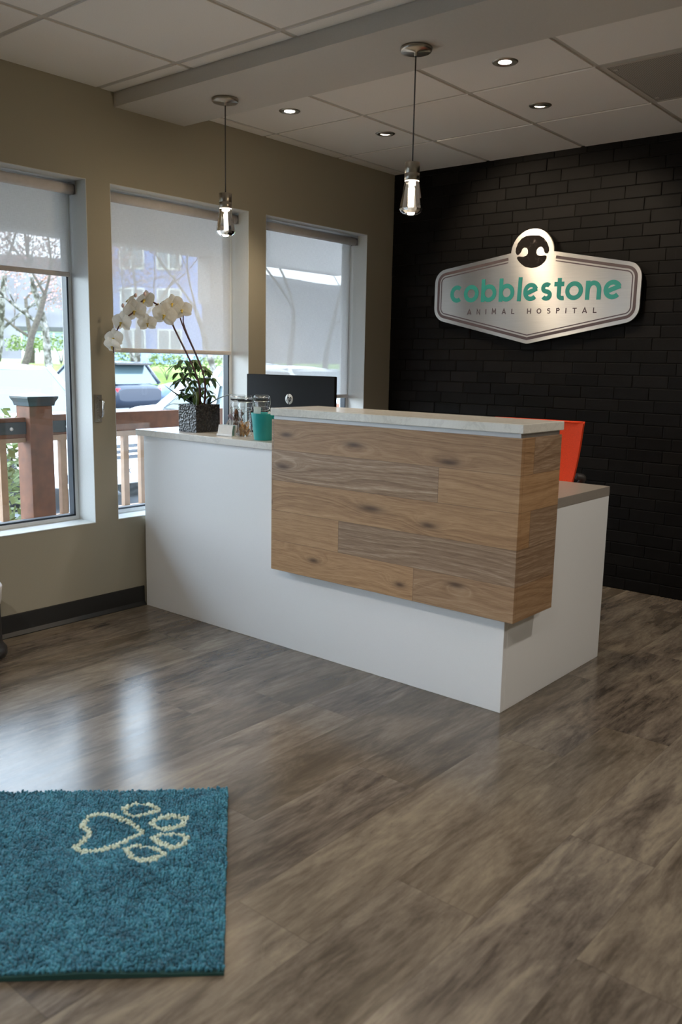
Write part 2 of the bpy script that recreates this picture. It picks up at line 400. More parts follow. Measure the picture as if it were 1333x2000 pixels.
def m_pot():
    N = NT('embossed_black_pot'); v = N.n('TexCoord').outputs['Object']
    vo = N.n('TexVoronoi'); N.l(v, vo.inputs['Vector']); vo.inputs['Scale'].default_value = 95
    N.base((.014, .014, .014)); N.b.inputs['Roughness'].default_value = .3; N.bump(vo.outputs['Distance'], 1.0, .006); return N.m
M['pot'] = m_pot()
def m_birch():
    N = NT('birch_bark'); X, Y, Z = N.xyz()
    a = N.noise(N.comb(N.math('MULTIPLY', X, 3.0), N.math('MULTIPLY', Y, 3.0), N.math('MULTIPLY', Z, 2.2)), 1.3, 5, .65)
    N.base(N.ramp(a, [(.44, (.035, .030, .018)), (.52, (.14, .13, .11)), (.6, (.26, .25, .235))])); N.b.inputs['Roughness'].default_value = .9; return N.m
M['birch'] = m_birch()
def m_chenille():
    N = NT('teal_chenille'); r = N.n('NewGeometry').outputs['Random Per Island']; v = N.n('TexCoord').outputs['Object']
    a = N.noise(v, 22, 3); a2 = N.noise(v, 8, 4, .6)
    t = N.math('ADD', N.math('MULTIPLY', r, .25), N.math('ADD', N.math('MULTIPLY', a, .35), N.math('MULTIPLY', a2, .40)))
    N.base(N.ramp(t, [(.25, lin(14, 62, 82)), (.5, lin(44, 114, 138)), (.72, lin(74, 150, 172))])); N.b.inputs['Roughness'].default_value = .85
    N.b.inputs['Sheen Weight'].default_value = .15; return N.m
M['chenille'] = m_chenille()
M['mint'] = mat('pale_mint_chenille', (.62, .70, .58), .85, var=.1)
M['rug_back'] = mat('green_teal_rug_backing', (.02, .085, .08), .8)
def m_perf():
    N = NT('perforated_vent'); X, Y, Z = N.xyz()
    fx = N.math('SUBTRACT', N.math('FRACT', N.math('MULTIPLY', X, 125)), .5); fy = N.math('SUBTRACT', N.math('FRACT', N.math('MULTIPLY', Y, 125)), .5)
    d = N.math('ADD', N.math('MULTIPLY', fx, fx), N.math('MULTIPLY', fy, fy)); h = N.math('LESS_THAN', d, .105)
    N.base(N.mix(h, (.44, .41, .35), (.12, .11, .095))); N.b.inputs['Roughness'].default_value = .7; return N.m
M['perf'] = m_perf()

# ------------------------------------------------------------------ room
H = 2.4384; RX = 5.6; RY = -7.5; WT = .2
W = {1: (-3.2165, -2.3137), 2: (-2.1863, -1.2988), 3: (-1.1682, -.2656), 4: (-4.30, -3.41), 5: (-6.75, -5.80)}
ZS, ZT = .4593, 2.0386
struct(MB().box(-WT, RX, RY, .15, -.05, 0).build('floor', M['floor']), 'grey brown wood look vinyl plank floor', 'floor')
b = MB(); ys = sorted(W.values()); DOOR = (-5.45, -4.50)
b.box(-WT, 0, DOOR[0], DOOR[1], 2.06, H+.2); prev = RY
for (y0, y1) in ys:
    if y0 > DOOR[1] > prev: b.box(-WT, 0, prev, DOOR[0], 0, H+.2); prev = DOOR[1]
    b.box(-WT, 0, prev, y0, 0, H+.2); b.box(-WT, 0, y0, y1, 0, ZS); b.box(-WT, 0, y0, y1, ZT, H+.2); prev = y1
b.box(-WT, 0, prev, .15, 0, H+.2)
struct(b.build('wall_left', M['wall']), 'greige painted wall with the row of tall windows', 'wall')
struct(MB().box(RX, RX+.15, RY, .15, 0, H+.2).build('wall_right', M['wall']), 'plain greige wall on the right', 'wall')
b = MB().box(-WT, RX+.15, RY-.15, RY, 0, H+.2)
struct(b.build('wall_front', M['wall']), 'greige wall opposite the brick wall', 'wall')
# brick wall: bricks laid as real blocks over a mortar face
b = MB(); rb = random.Random(3); ch = .0668; bl = .1965; k = 0; z = 0.002
while z < H+.02:
    x = -.1965*(.5 if k % 2 else 0)-rb.uniform(0, .02)-(.05 if k % 3 == 0 else 0)
    while x < RX:
        x0 = max(x, .001); x1 = min(x+bl-.0030, RX)
        if x1-x0 > .012:
            d = rb.uniform(0, .0022); t = rb.uniform(-.001, .001)
            e = .0012
            z1 = min(z+ch-.0030, H+.03)
            b.add([(x0, .03, z), (x1, .03, z), (x1, .03, z1), (x0, .03, z1), (x0, d+e, z), (x1, d+e+t, z), (x1, d+e+t, z1), (x0, d+e, z1),
                   (x0+.003, d, z+.003), (x1-.003, d+t, z+.003), (x1-.003, d+t, z1-.003), (x0+.003, d, z1-.003)],
                  [(0,1,5,4), (1,2,6,5), (2,3,7,6), (3,0,4,7), (4,5,9,8), (5,6,10,9), (6,7,11,10), (7,4,8,11), (8,9,10,11)])
        x += bl
    z += ch; k += 1
b.box(-WT, RX+.15, .0062, .15, 0, H+.2, 1)
struct(b.build('wall_back', [M['brick'], M['mortar']]), 'black painted brick feature wall behind the reception desk', 'wall')
# suspended ceiling: tiles hang a little below the grid
BY0, BY1, BZ = -2.1511, -1.7412, 2.3774
b = MB(); g = .009
def tiles(xs, ys_):
    for i in range(len(xs)-1):
        for j in range(len(ys_)-1):
            x0, x1, y0, y1 = xs[i]+g, xs[i+1]-g, ys_[j]+g, ys_[j+1]-g
            if x1-x0 < .01 or y1-y0 < .01: continue
            b.add([(x0, y0, H+.012), (x1, y0, H+.012), (x1, y1, H+.012), (x0, y1, H+.012), (x0+.004, y0+.004, H), (x1-.004, y0+.004, H), (x1-.004, y1-.004, H), (x0+.004, y1-.004, H)],
                  [(0,1,5,4), (1,2,6,5), (2,3,7,6), (3,0,4,7), (7,6,5,4)])
P = .6015
XB = [-.009]+[.09+P*(k+0)*1.0 for k in range(10)]; XB = [x for x in XB if x < RX-.05]+[RX+.009]
YB = [BY1-.3, -1.79, -1.185, -.575, .028]
tiles(XB, [BY1-.009]+[y for y in YB if y > BY1])
XF = [-.009, .545]+[.545+.594*k for k in range(1, 9)]; XF = [x for x in XF if x < RX-.05]+[RX+.009]
YF = [-2.236-.605*k for k in range(0, 9)]; YF = [BY0+.009]+[y for y in YF if y > RY+.05]+[RY-.009]; YF = YF[::-1]
tiles(XF, YF)
ceil = struct(b.build('ceiling', M['tile']), 'suspended ceiling of pale square tiles', 'ceiling')
MB().box(0, RX, RY, .01, H+.0045, H+.06).build('ceiling_grid', M['grid'], ceil)
beam = struct(MB().box(0, RX, BY0, BY1, BZ, H+.008).build('ceiling_beam', M['beam']), 'boxed ceiling beam carrying the two pendant lamps', 'beam')
# baseboard
b = MB()
for (y0, y1) in ((-4.47, -2.04), (RY, -5.48)):
    b.add([(0, y0, .1), (.006, y0, .098), (.007, y0, .02), (.02, y0, .004), (.02, y0, 0), (0, y0, 0), (0, y1, .1), (.006, y1, .098), (.007, y1, .02), (.02, y1, .004), (.02, y1, 0), (0, y1, 0)],
          [(0,1,7,6), (1,2,8,7), (2,3,9,8), (3,4,10,9), (4,5,11,10), (0,6,11,5), (0,5,4,3,2,1), (6,7,8,9,10,11)])
struct(b.build('baseboard_left', M['baseboard']), 'dark vinyl cove baseboard below the windows', 'baseboard')

def window(n, label):
    y0, y1 = W[n]
    r = thing('window_%d' % n, label, 'window', (0, (y0+y1)/2, ZS), kind='structure')
    o = Vector(r.location)
    def B(): return MB()
    def sh(b): b.v = [(v[0]-o.x, v[1]-o.y, v[2]-o.z) for v in b.v]; return b
    b = MB(); t = .003
    b.box(-.135, .0005, y0, y0+t, ZS, ZT); b.box(-.135, .0005, y1-t, y1, ZS, ZT); b.box(-.135, .0005, y0+t, y1-t, ZT-t, ZT)
    sh(b).build('reveal_lining', M['white_paint'], r)
    sh(MB().box(-.135, .002, y0+t, y1-t, ZS, ZS+.005)).build('sill', M['white_paint'], r, bevel=.0015)
    b = MB(); f = .022
    b.box(-.19, -.135, y0, y0+f, ZS, ZT); b.box(-.19, -.135, y1-f, y1, ZS, ZT); b.box(-.19, -.135, y0+f, y1-f, ZS, ZS+f); b.box(-.19, -.135, y0+f, y1-f, ZT-f, ZT)
    fr = sh(b).build('window_frame', M['frame_white'], r)
    b = MB(); q = .009
    b.box(-.172, -.1345, y0+f, y0+f+q, ZS+f, ZT-f); b.box(-.172, -.1345, y1-f-q, y1-f, ZS+f, ZT-f); b.box(-.172, -.1345, y0+f, y1-f, ZS+f, ZS+f+q); b.box(-.172, -.1345, y0+f, y1-f, ZT-f-q, ZT-f)
    sh(b).build('gasket', M['frame_dark'], fr)
    sh(MB().box(-.166, -.160, y0+f, y1-f, ZS+f, ZT-f)).build('pane', M['clear'], r)
    return r
window(1, 'left tall window with the shade mostly raised, deck post outside')
window(2, 'middle tall window behind the white orchid')
window(3, 'tall window nearest the black brick wall, shade lowered to the desk')
window(4, 'tall window nearest the entrance door'); window(5, 'added unseen tall window beyond the entrance door')  # the last one is added out of view to light the floor
# glazed entrance door and shop front, both out of the photograph's frame
r = thing('door_1', 'glazed entrance door in the window wall', 'door', (0, -4.975, 0), kind='structure')
b = MB()
for (a0, a1, z0, z1) in ((-.475, -.40, 0, 2.06), (.40, .475, 0, 2.06), (-.40, .40, 0, .12), (-.40, .40, 1.98, 2.06)): b.box(-.15, -.09, a0, a1, z0, z1)
b.build('door_frame', M['frame_dark'], r); MB().box(-.123, -.117, -.40, .40, .12, 1.98).build('pane', M['clear'], r)

# roller shades
def shade(n, zb, label, tube_off=0.0):
    y0, y1 = W[n]; y0 += .006; y1 -= .012; zt = 2.012; x = -.098
    r = thing('roller_shade', label, 'window shade', (x, (y0+y1)/2, zb), group='roller shades in the window openings')
    o = Vector(r.location); L = (y1-y0)/2; h = zt-zb
    MB().lathe([(0, -L), (.0235, -L), (.0235, L), (0, L)], (0, 0, h-.012), 24, axis='y').build('roller_tube', M['shade_hem'], r)
    b = MB(); N_ = 24
    for k in range(N_+1):
        y = -L+.012+(2*L-.024)*k/N_; b.v += [(-.025, y, .012), (-.0245, y, h*.5), (-.0235, y, h-.012)]
    for k in range(N_):
        for q in (0, 1): b.f.append([3*k+q, 3*k+3+q, 3*k+4+q, 3*k+1+q]); b.m.append(0); b.sm.append(True)
    b.build('shade_fabric', M['shade'], r)
    MB().box(-.032, -.018, -L+.008, L-.008, 0, .022).build('bottom_rail', M['shade_hem'], r, bevel=.005)
    for s in (-1, 1):
        MB().box(-.03, .028, s*(L+.004)-.002, s*(L+.004)+.002, h-.035, h+.026).build('bracket', M['chrome'], r)
shade(1, 1.612, 'roller shade pulled only a third down the left window')
shade(2, 1.272, 'roller shade lowered to just behind the orchid blooms')
shade(3, 1.016, 'roller shade lowered almost to the monitor, beside the brick wall')
shade(4, 1.75, 'roller shade rolled up over the window nearest the door')

# ------------------------------------------------------------------ reception desk
def shifted(b, o): b.v = [(v[0]-o[0], v[1]-o[1], v[2]-o[2]) for v in b.v]; return b
D = (1.05, -1.6, 0)
desk = thing('reception_desk', 'white laminate reception desk base standing on the plank floor', 'desk', D)
shifted(MB().box(.022, 2.078, -2.0393, -2.014, 0, .866), D).build('front_panel', M['laminate'], desk, bevel=.0015)
shifted(MB().box(2.053, 2.078, -2.0135, -1.1935, 0, .7106), D).build('side_panel', M['laminate'], desk, bevel=.0015)
shifted(MB().box(.022, .04, -2.0135, -1.70, 0, .866), D).build('end_panel', M['laminate'], desk)
shifted(MB().box(.04, .97, -1.735, -1.715, .60, .866), D).build('ledge_support', M['laminate'], desk)
shifted(MB().box(.60, 1.05, -1.72, -1.22, .06, .7106), D).build('drawer_unit', M['laminate'], desk)
tag(MB().box(.005, 2.079, -2.0135, -1.1930, .711, .7506).build('worktop', M['grey_top'], bevel=.0012), 'taupe grey worktop seen at the right end of the desk', 'worktop')
tag(MB().box(-.003, .9705, -2.069, -1.735, .870, .900).build('ledge_countertop', M['quartz'], bevel=.002), 'lower white quartz ledge holding the orchid and the jars', 'countertop')
BX0, BX1, BYF, BYB = .9706, 2.1415, -2.0993, -1.807
tower = thing('desk_tower', 'oak plank clad raised box on the front of the desk', 'desk box', (1.556, -1.95, .3626))
T = (1.556, -1.95, .3626)
o_ = MB().box(BX0, BX1, BYF, BYF+.018, .3626, 1.0045)
# oak faces keep their own object origin at the tower so the boards run on round the corner
def oak(b, name):
    ob = shifted(b, (1.556, -2.0, 0)).build(name, M['oak'], tower, bevel=.0008)
    ob.location = (0, -.05, -.3626); return ob
oak(o_, 'front_board'); oak(MB().box(BX1-.018, BX1, BYF+.0185, BYB, .3626, 1.0045), 'side_board')
oak(MB().box(BX0, BX0+.018, BYF+.0185, BYB, .3626, 1.0045), 'end_board')
shifted(MB().box(BX0+.02, BX1-.02, BYF+.02, BYB, .366, .384), T).build('bottom_board', M['laminate'], tower)
shifted(MB().box(BX0+.02, BX1-.02, BYB-.02, BYB-.001, .386, 1.00), T).build('back_board', M['laminate'], tower)
shifted(MB().box(BX0+.006, BX1-.010, BYF+.008, BYB+.0, 1.0048, 1.0205), T).build('trim_strip', M['alu'], tower)
tag(MB().box(BX0-.004, BX1+.004, BYF-.005, BYB+.005, 1.0208, 1.0518).build('raised_countertop', M['quartz'], bevel=.002), 'upper white quartz slab on top of the oak box', 'countertop')

# ------------------------------------------------------------------ sign
def smp(u, v, d):   # sign plane: u along the wall, v up, d out of the wall
    a = radians(-.55); uu, vv = u-1.037, v-1.66
    return (1.037+uu*cos(a)-vv*sin(a), -d, 1.66+uu*sin(a)+vv*cos(a))
SO = (1.037, -.045, 1.66)
sign = thing('wall_sign', 'brushed metal sign reading cobblestone ANIMAL HOSPITAL on black brick', 'sign', SO)
def rounded(poly, rads, n=8):
    out = []; k = len(poly)
    for i in range(k):
        p = Vector(poly[i]); a = (Vector(poly[i-1])-p).normalized(); c = (Vector(poly[(i+1) % k])-p).normalized()
        rd = rads[i]
        if rd <= 0: out.append(tuple(p)); continue
        ang = a.angle(c); d = rd/math.tan(ang/2); ctr = p+(a+c).normalized()*(rd/sin(ang/2))
        s0 = p+a*d-ctr; s1 = p+c*d-ctr; A0 = math.atan2(s0.y, s0.x); dA = math.atan2(s0.x*s1.y-s0.y*s1.x, s0.dot(s1))
        for j in range(n+1):
            t = A0+dA*j/n; out.append((ctr.x+rd*cos(t), ctr.y+rd*sin(t)))
    return out
hexa = [(.376, 1.806), (.379, 1.517), (1.037, 1.372), (1.695, 1.504), (1.693, 1.798), (1.037, 1.911)]
CR, CC = .1365, (1.038, 1.884)
def inset(poly, d):
    k = len(poly); out = []
    for i in range(k):
        p = Vector(poly[i]); a = (p-Vector(poly[i-1])).normalized(); c = (Vector(poly[(i+1) % k])-p).normalized()
        n1 = Vector((-a.y, a.x)); n2 = Vector((-c.y, c.x)); m_ = (n1+n2); out.append(tuple(p+m_*(d/(1+n1.dot(n2)))))
    return out
outer = rounded(hexa[:5], [.085, .085, .03, .085, .085])    # left side, bottom, right side
# fix the joins to the top apex side, then run over the round bump
rr5 = rounded(hexa, [.085, .085, .03, .085, .085, 0])[:-1]
def edge_pt(x, A, B): t = (x-A[0])/(B[0]-A[0]); return (x, A[1]+t*(B[1]-A[1]))
pL = edge_pt(.9075, hexa[5], hexa[0]); pR = edge_pt(1.1685, hexa[5], hexa[4])
aR = math.atan2(pR[1]-CC[1], pR[0]-CC[0]); aL = math.atan2(pL[1]-CC[1], pL[0]-CC[0])
arc = [(CC[0]+CR*cos(aR+(aL-aR)*k/28), CC[1]+CR*sin(aR+(aL-aR)*k/28)) for k in range(29)]
outline = rr5+arc
o_ = shifted(MB().prism(outline, smp, .034, .046), SO).build('sign_plate', M['sign'], sign)
uv = o_.data.uv_layers.new(name='UVMap')
for lp in o_.data.loops:
    c_ = o_.data.vertices[lp.vertex_index].co; uv.data[lp.index].uv = (c_.x, c_.z)
for x in (.6, 1.47):
    for z in (1.56, 1.74): shifted(MB().lathe([(0, -.0335), (.012, -.0335), (.012, 0.004), (0, 0.004)], (x, 0, z), 12, axis='y'), SO).build('standoff', M['alu'], sign)
for (d, wd) in ((.0285, .0165), (.0485, .0062)):
    h2 = inset(hexa, d); rad = max(.02, .085-d); path = rounded(h2, [rad, rad, .012, rad, rad, 0])[:-1]
    path = [edge_pt(.886, h2[5], h2[0])]+path+[edge_pt(1.190, h2[5], h2[4])]
    shifted(MB().ribbon(path, wd, smp, .0461, .0470), SO).build('border_line', M['dark_letter'], sign)
nose = [(0.931, 1.895), (0.932, 1.915), (0.943, 1.945), (0.965, 1.969), (0.996, 1.983), (1.034, 1.984), (1.078, 1.98), (1.107, 1.964), (1.128, 1.94), (1.142, 1.912), (1.145, 1.893), (1.138, 1.878), (1.125, 1.878), (1.116, 1.886), (1.108, 1.906), (1.098, 1.916), (1.085, 1.917), (1.073, 1.91), (1.066, 1.898), (1.065, 1.884), (1.073, 1.873), (1.085, 1.868), (1.104, 1.867), (1.12, 1.868), (1.131, 1.865), (1.132, 1.853), (1.122, 1.834), (1.101, 1.816), (1.071, 1.804), (1.039, 1.802), (1.0, 1.809), (0.973, 1.826), (0.953, 1.844), (0.943, 1.858), (0.943, 1.867), (0.954, 1.87), (0.984, 1.867), (1.003, 1.873), (1.012, 1.885), (1.011, 1.901), (1.003, 1.914), (0.987, 1.918), (0.974, 1.912), (0.966, 1.893), (0.954, 1.88), (0.941, 1.879)]
shifted(MB().prism(nose, smp, .0461, .0472), SO).build('nose_emblem', M['nose'], sign)
# letters drawn as strokes: each glyph in a box 1 wide, x-height 1
def arcp(cx, cy, rx, ry, a0, a1, n=24): return [(cx+rx*cos(radians(a0+(a1-a0)*k/n)), cy+ry*sin(radians(a0+(a1-a0)*k/n))) for k in range(n+1)]
def glyph(ch, w, xh, st):
    """strokes in real units: w wide, xh tall"""
    h = st/2; rx, ry = (w-st)/2, (xh-st)/2; cx, cy = w/2, xh/2
    if ch == 'o': return [(arcp(cx, cy, rx, ry, 0, 360, 40)[:-1], True)]
    if ch == 'c': return [(arcp(cx+.06*w, cy, rx*1.06, ry, 52, 308), False)]
    if ch == 'b': return [(arcp(cx, cy, rx, ry, 0, 360, 40)[:-1], True), ([(h, 0), (h, xh*1.30)], False)]
    if ch == 'l': return [([(w/2, 0), (w/2+.004, xh*1.33)], False)]
    if ch == 'e': return [(arcp(cx, cy, rx, ry, 24, 318, 34), False), ([(h*1.2, cy*.80), (w-h*.75, cy*1.36)], False)]
    if ch == 's': return [(arcp(cx, cy+ry*.5, rx*.86, ry*.5, 40, 270, 18)[:-1]+arcp(cx, cy-ry*.5, rx*.86, ry*.5, 90, -150, 18), False)]
    if ch == 't': return [([(w*.52, xh*1.2), (w*.50, st*1.1)]+arcp(w*.50+st*.95, st*1.1, st*.95, st*.6, 180, 290, 8)[1:], False), ([(0, xh-h), (w, xh-h)], False)]
    if ch == 'n': return [([(h, 0), (h, xh)], False), ([(h, xh*.45)]+arcp(cx, xh*.5, rx, xh*.5-h, 180, 0, 18)+[(w-h, 0)], False)]
Wd = [('c', 0.49, 0.583), ('o', 0.592, 0.696), ('b', 0.714, 0.818), ('b', 0.836, 0.938), ('l', 0.956, 0.985), ('e', 0.997, 1.094), ('s', 1.107, 1.183), ('t', 1.192, 1.252), ('o', 1.261, 1.367), ('n', 1.382, 1.474), ('e', 1.487, 1.591)]
ST = .0250
for ch, x0, x1 in Wd:
    b = MB()
    for k_, (pts, cl) in enumerate(glyph(ch, x1-x0, .103, ST)): b.ribbon([(x0+p[0], 1.6155+p[1]) for p in pts], ST, smp, .0461, .0475+.0003*k_, cl)
    shifted(b, SO).build('teal_letter', M['teal_letter'], sign)
def cap(ch, w, h, st):
    q = st/2; cx = w/2
    return {'A': [([(q*.4, 0), (cx, h-q*.5), (w-q*.4, 0)], False), ([(w*.22, h*.3), (w*.78, h*.3)], False)],
            'N': [([(q, 0), (q, h), (w-q, 0), (w-q, h)], False)], 'I': [([(cx, 0), (cx, h)], False)],
            'M': [([(q, 0), (q*1.5, h), (cx, h*.35), (w-q*1.5, h), (w-q, 0)], False)],
            'L': [([(q, h), (q, q), (w, q)], False)], 'H': [([(q, 0), (q, h)], False), ([(w-q, 0), (w-q, h)], False), ([(q, h/2), (w-q, h/2)], False)],
            'O': [(arcp(cx, h/2, cx-q, h/2-q, 0, 360, 28)[:-1], True)],
            'S': [(arcp(cx, h*.72, (w-st)/2, h*.28-q, 30, 270, 12)[:-1]+arcp(cx, h*.28+q*.2, (w-st)/2, h*.26-q*.3, 90, -150, 12), False)],
            'P': [([(q, 0), (q, h-q), (cx, h-q)]+arcp(cx, h*.72, (w-st)/2, h*.28-q, 90, -90, 10)+[(q, h*.44+q)], False)],
            'T': [([(0, h-q), (w, h-q)], False), ([(cx, 0), (cx, h-q)], False)]}[ch]
for ch, x0, x1 in [('A', 0.622, 0.651), ('N', 0.689, 0.713), ('I', 0.75, 0.756), ('M', 0.794, 0.823), ('A', 0.863, 0.889), ('L', 0.926, 0.946), ('H', 1.029, 1.055), ('O', 1.091, 1.12), ('S', 1.156, 1.178), ('P', 1.213, 1.235), ('I', 1.27, 1.276), ('T', 1.313, 1.338), ('A', 1.372, 1.399), ('L', 1.435, 1.456)]:
    b = MB()
    for k_, (pts, cl) in enumerate(cap(ch, x1-x0, .030, .0055)): b.ribbon([(x0+p[0], 1.5435+p[1]) for p in pts], .0055, smp, .0461, .0472+.0003*k_, cl)
    shifted(b, SO).build('small_letter', M['dark_letter'], sign)

# ------------------------------------------------------------------ lamps
def pendant(x, y, label):
    r = thing('pendant_lamp', label, 'pendant lamp', (x, y, 1.793), group='pendant lamps under the beam'); zt = BZ-1.793
    MB().lathe([(0, zt), (.057, zt), (.0585, zt-.004), (.0585, zt-.011), (.055, zt-.015), (.006, zt-.016), (.006, zt-.028), (0, zt-.028)], n=40).build('canopy', M['nickel'], r)
    MB().tube([(0, 0, .186), (0, 0, zt-.02)], .0026, 8).build('cord', M['cord'], r)
    MB().lathe([(0, .187), (.0275, .187), (.0283, .186), (.0283, .150), (.0275, .149), (.0275, .148), (.0283, .147), (.0283, .123), (.0265, .1222), (0, .1222)], n=36).build('lamp_holder', M['nickel'], r)
    gl = MB().lathe([(0, .1195), (.0262, .1195), (.0268, .121-.0016), (.0285, .112), (.0425, .030), (.0440, .022), (.0400, .014), (.028, .005), (.014, .0008), (0, 0)], n=14, sm=False).build('glass_shade', M['crystal'], r)
    MB().lathe([(.010, .116), (.0165, .100), (.0165, .040), (.0, .040)], n=20).build('led_core', M['led'], r)
    MB().lathe([(0, .1218), (.0264, .1218), (.0264, .1197), (0, .1197)], n=24).build('glow_ring', M['led'], r)
    MB().lathe([(0, .116), (.010, .116), (.010, .1), (0, .1)], n=12).build('led_socket', M['nickel'], r)
    l = bpy.data.lights.new('lamp_light', 'POINT'); l.energy = PEND_W; l.color = (1, .80, .56); l.shadow_soft_size = .02
    lo = bpy.data.objects.new('lamp_light', l); COL.objects.link(lo); lo.parent = r; lo.location = (0, 0, -.012)
pendant(.508, -1.932, 'clear glass pendant lamp hanging in front of the middle window')
pendant(1.542, -1.944, 'clear glass pendant lamp hanging in front of the black brick wall')
def downlight(x, y, label, aim=None, tone=(1, .82, .60), power=SPOT_W, half=False, wide=95):
    r = thing('recessed_downlight', label, 'downlight', (x, y, H), group='recessed downlights in the ceiling')
    MB().lathe([(.025, -.0012), (.034, -.0022), (.037, -.005), (.048, -.004), (.052, -.0005), (.052, .004), (.025, .004)], n=40).build('trim_ring', M['nickel'], r)
    ln = MB().lathe([(0, .0), (.0262, .0)], n=36).build('lamp_face', M['lamp'], r)
    ln.location = (0, 0, -.0016)
    if half:
        MB().lathe([(.029, .003), (.029, -.0025), (.027, -.0045)], n=36).build('gimbal_ring', M['nickel'], r)
        cb = MB(); pl = [(.0262*cos(a), .0262*sin(a)) for a in [radians(half+180+180*k/16) for k in range(17)]]
        cb.prism([(p[0], p[1]) for p in pl], lambda u, v, d: (u, v, d), -.0040, -.0018); cb.build('gimbal_shade', M['nickel'], r)
    l = bpy.data.lights.new('spot_light', 'SPOT'); l.energy = power; l.color = tone; l.spot_size = radians(wide if not half else 85); l.spot_blend = .6; l.shadow_soft_size = .05
    lo = bpy.data.objects.new('spot_light', l); COL.objects.link(lo); lo.parent = r; lo.location = (0, 0, -.012)
    d = Vector(aim or (0, 0, -1)); lo.rotation_euler = d.to_track_quat('-Z', 'Y').to_euler()
downlight(.451, -1.46, 'round downlight in the ceiling nearest the windows')
downlight(.575, -.857, 'half lit tilted downlight left of the pendant cord', aim=(.45, .80, -.66), half=45)
downlight(1.627, -1.453, 'round downlight right of the nearer pendant, close to the beam')
downlight(1.464, -.837, 'half lit tilted downlight over the sign', aim=(-.05, .75, -.72), half=45)
for (x, y, lb) in ((3.2, -1.45, 'added unseen fill downlight past the vent'), (1.4, -4.6, 'added unseen fill downlight above the entrance rug'), (3.2, -4.6, 'added unseen fill downlight above the middle of the floor'), (4.5, -3.2, 'added unseen fill downlight by the right wall')):  # out-of-view downlights added as wide fill to brighten the room
    downlight(x, y, lb, power=SPOT_W*2.0, wide=150, tone=(1, .92, .82))

# ceiling vent
r = thing('ceiling_vent', 'perforated return air vent in the ceiling at the right', 'vent', (2.197, -.88, H))
b = MB(); f = .018
b.box(-.292, .292, -.295, -.295+f, -.004, .006); b.box(-.292, .292, .295-f, .295, -.004, .006); b.box(-.292, -.292+f, -.295+f, .295-f, -.004, .006); b.box(.292-f, .292, -.295+f, .295-f, -.004, .006)
b.build('vent_frame', M['grid'], r)
MB().box(-.276, .276, -.279, .279, -.0025, -.001).build('perforated_plate', M['perf'], r)
for s in (-1, 1):
    MB().box(-.265, -.245, s*.23-.008, s*.23+.008, -.0045, -.0026).build('latch', M['grid'], r)

# ------------------------------------------------------------------ leash hook plate on the pier
r = thing('wall_hook', 'nickel leash hook plate on the pier between the windows', 'hook', (0, -2.2845, .945))
MB().box(0, .004, -.020, .020, 0, .128).build('back_plate', M['nickel'], r, bevel=.0015)
b = MB()
for k in range(7):
    z = .030+k*.011; b.tube([(.005, -.007-.002*(k % 2), z), (.0055, -.002, z+.006), (.005, .004, z-.002)], .0012, 6)
b.build('embossed_script', M['nickel'], r)
MB().tube([(.004, .010, .100), (.022, .011, .102), (.030, .012, .094), (.026, .012, .060), (.024, .011, .030), (.018, .010, .022), (.004, .010, .022)], .0042, 8).build('pull_handle', M['chrome'], r)
for z in (.010, .118): MB().lathe([(.0045, .004), (.004, .0062), (0, .0066)], (0, 0, z), 12, axis='x').build('screw', M['chrome'], r)

# ------------------------------------------------------------------ bin at the left edge
r = thing('waste_bin', 'dark waste bin with a white liner against the wall', 'bin', (.140, -3.012, 0))
MB().lathe([(0, .001), (.118, .001), (.124, .006), (.124, .030), (.112, .045), (.106, .06), (.104, .24), (.106, .268)], n=40).build('bin_body', M['bin'], r)
MB().lathe([(.1065, .225), (.110, .24), (.112, .272), (.116, .298), (.112, .306), (.104, .300), (.098, .27), (.096, .20)], n=40).build('bin_liner', M['liner'], r)
tag(MB().lathe([(0, .0), (.05, .004), (.09, .0)], n=9).build('crumpled_wrapper', M['bin_red'], loc=(.135, -3.005, .262)), 'red wrapper showing in the top of the white lined bin', 'wrapper')

# ------------------------------------------------------------------ rug
UL = Vector((-.733, -.680, 0)); VL = Vector((.7285, -.685, 0))
r = thing('door_mat', 'teal chenille mat with a pale paw outline on the floor', 'mat', (1.782, -3.097, 0))
LU, LV = 1.52, .772
def rug_pt(u, v, z): p = UL*u+VL*(v+.016*u); return (p.x, p.y, z)
def lift(u, v): return .009*max(0, 1-abs(u-.27)/.16)*max(0, (v-.66)/.11) + .0035*(sin(u*19+v*8)+sin(v*23-u*5))*.5+.004
b = MB(); nu, nv = 40, 20
for i in range(nu+1):
    for j in range(nv+1):
        u, v = LU*i/nu, LV*j/nv; b.v.append(rug_pt(u, v, .004+lift(u, v))); b.v.append(rug_pt(u, v, .001))
for i in range(nu):
    for j in range(nv):
        q = 2*(i*(nv+1)+j); p = q+2*(nv+1)
        for f in ([q, q+2, p+2, p], [q+1, p+1, p+3, q+3]): b.f.append(f); b.m.append(0); b.sm.append(True)
def skirt(ix):
    for a, c in zip(ix[:-1], ix[1:]): b.f.append([2*a, 2*c, 2*c+1, 2*a+1]); b.m.append(0); b.sm.append(False)
skirt([i*(nv+1) for i in range(nu+1)]); skirt([i*(nv+1)+nv for i in range(nu+1)]); skirt(list(range(nv+1))); skirt([nu*(nv+1)+j for j in range(nv+1)])
b.build('mat_backing', M['rug_back'], r)
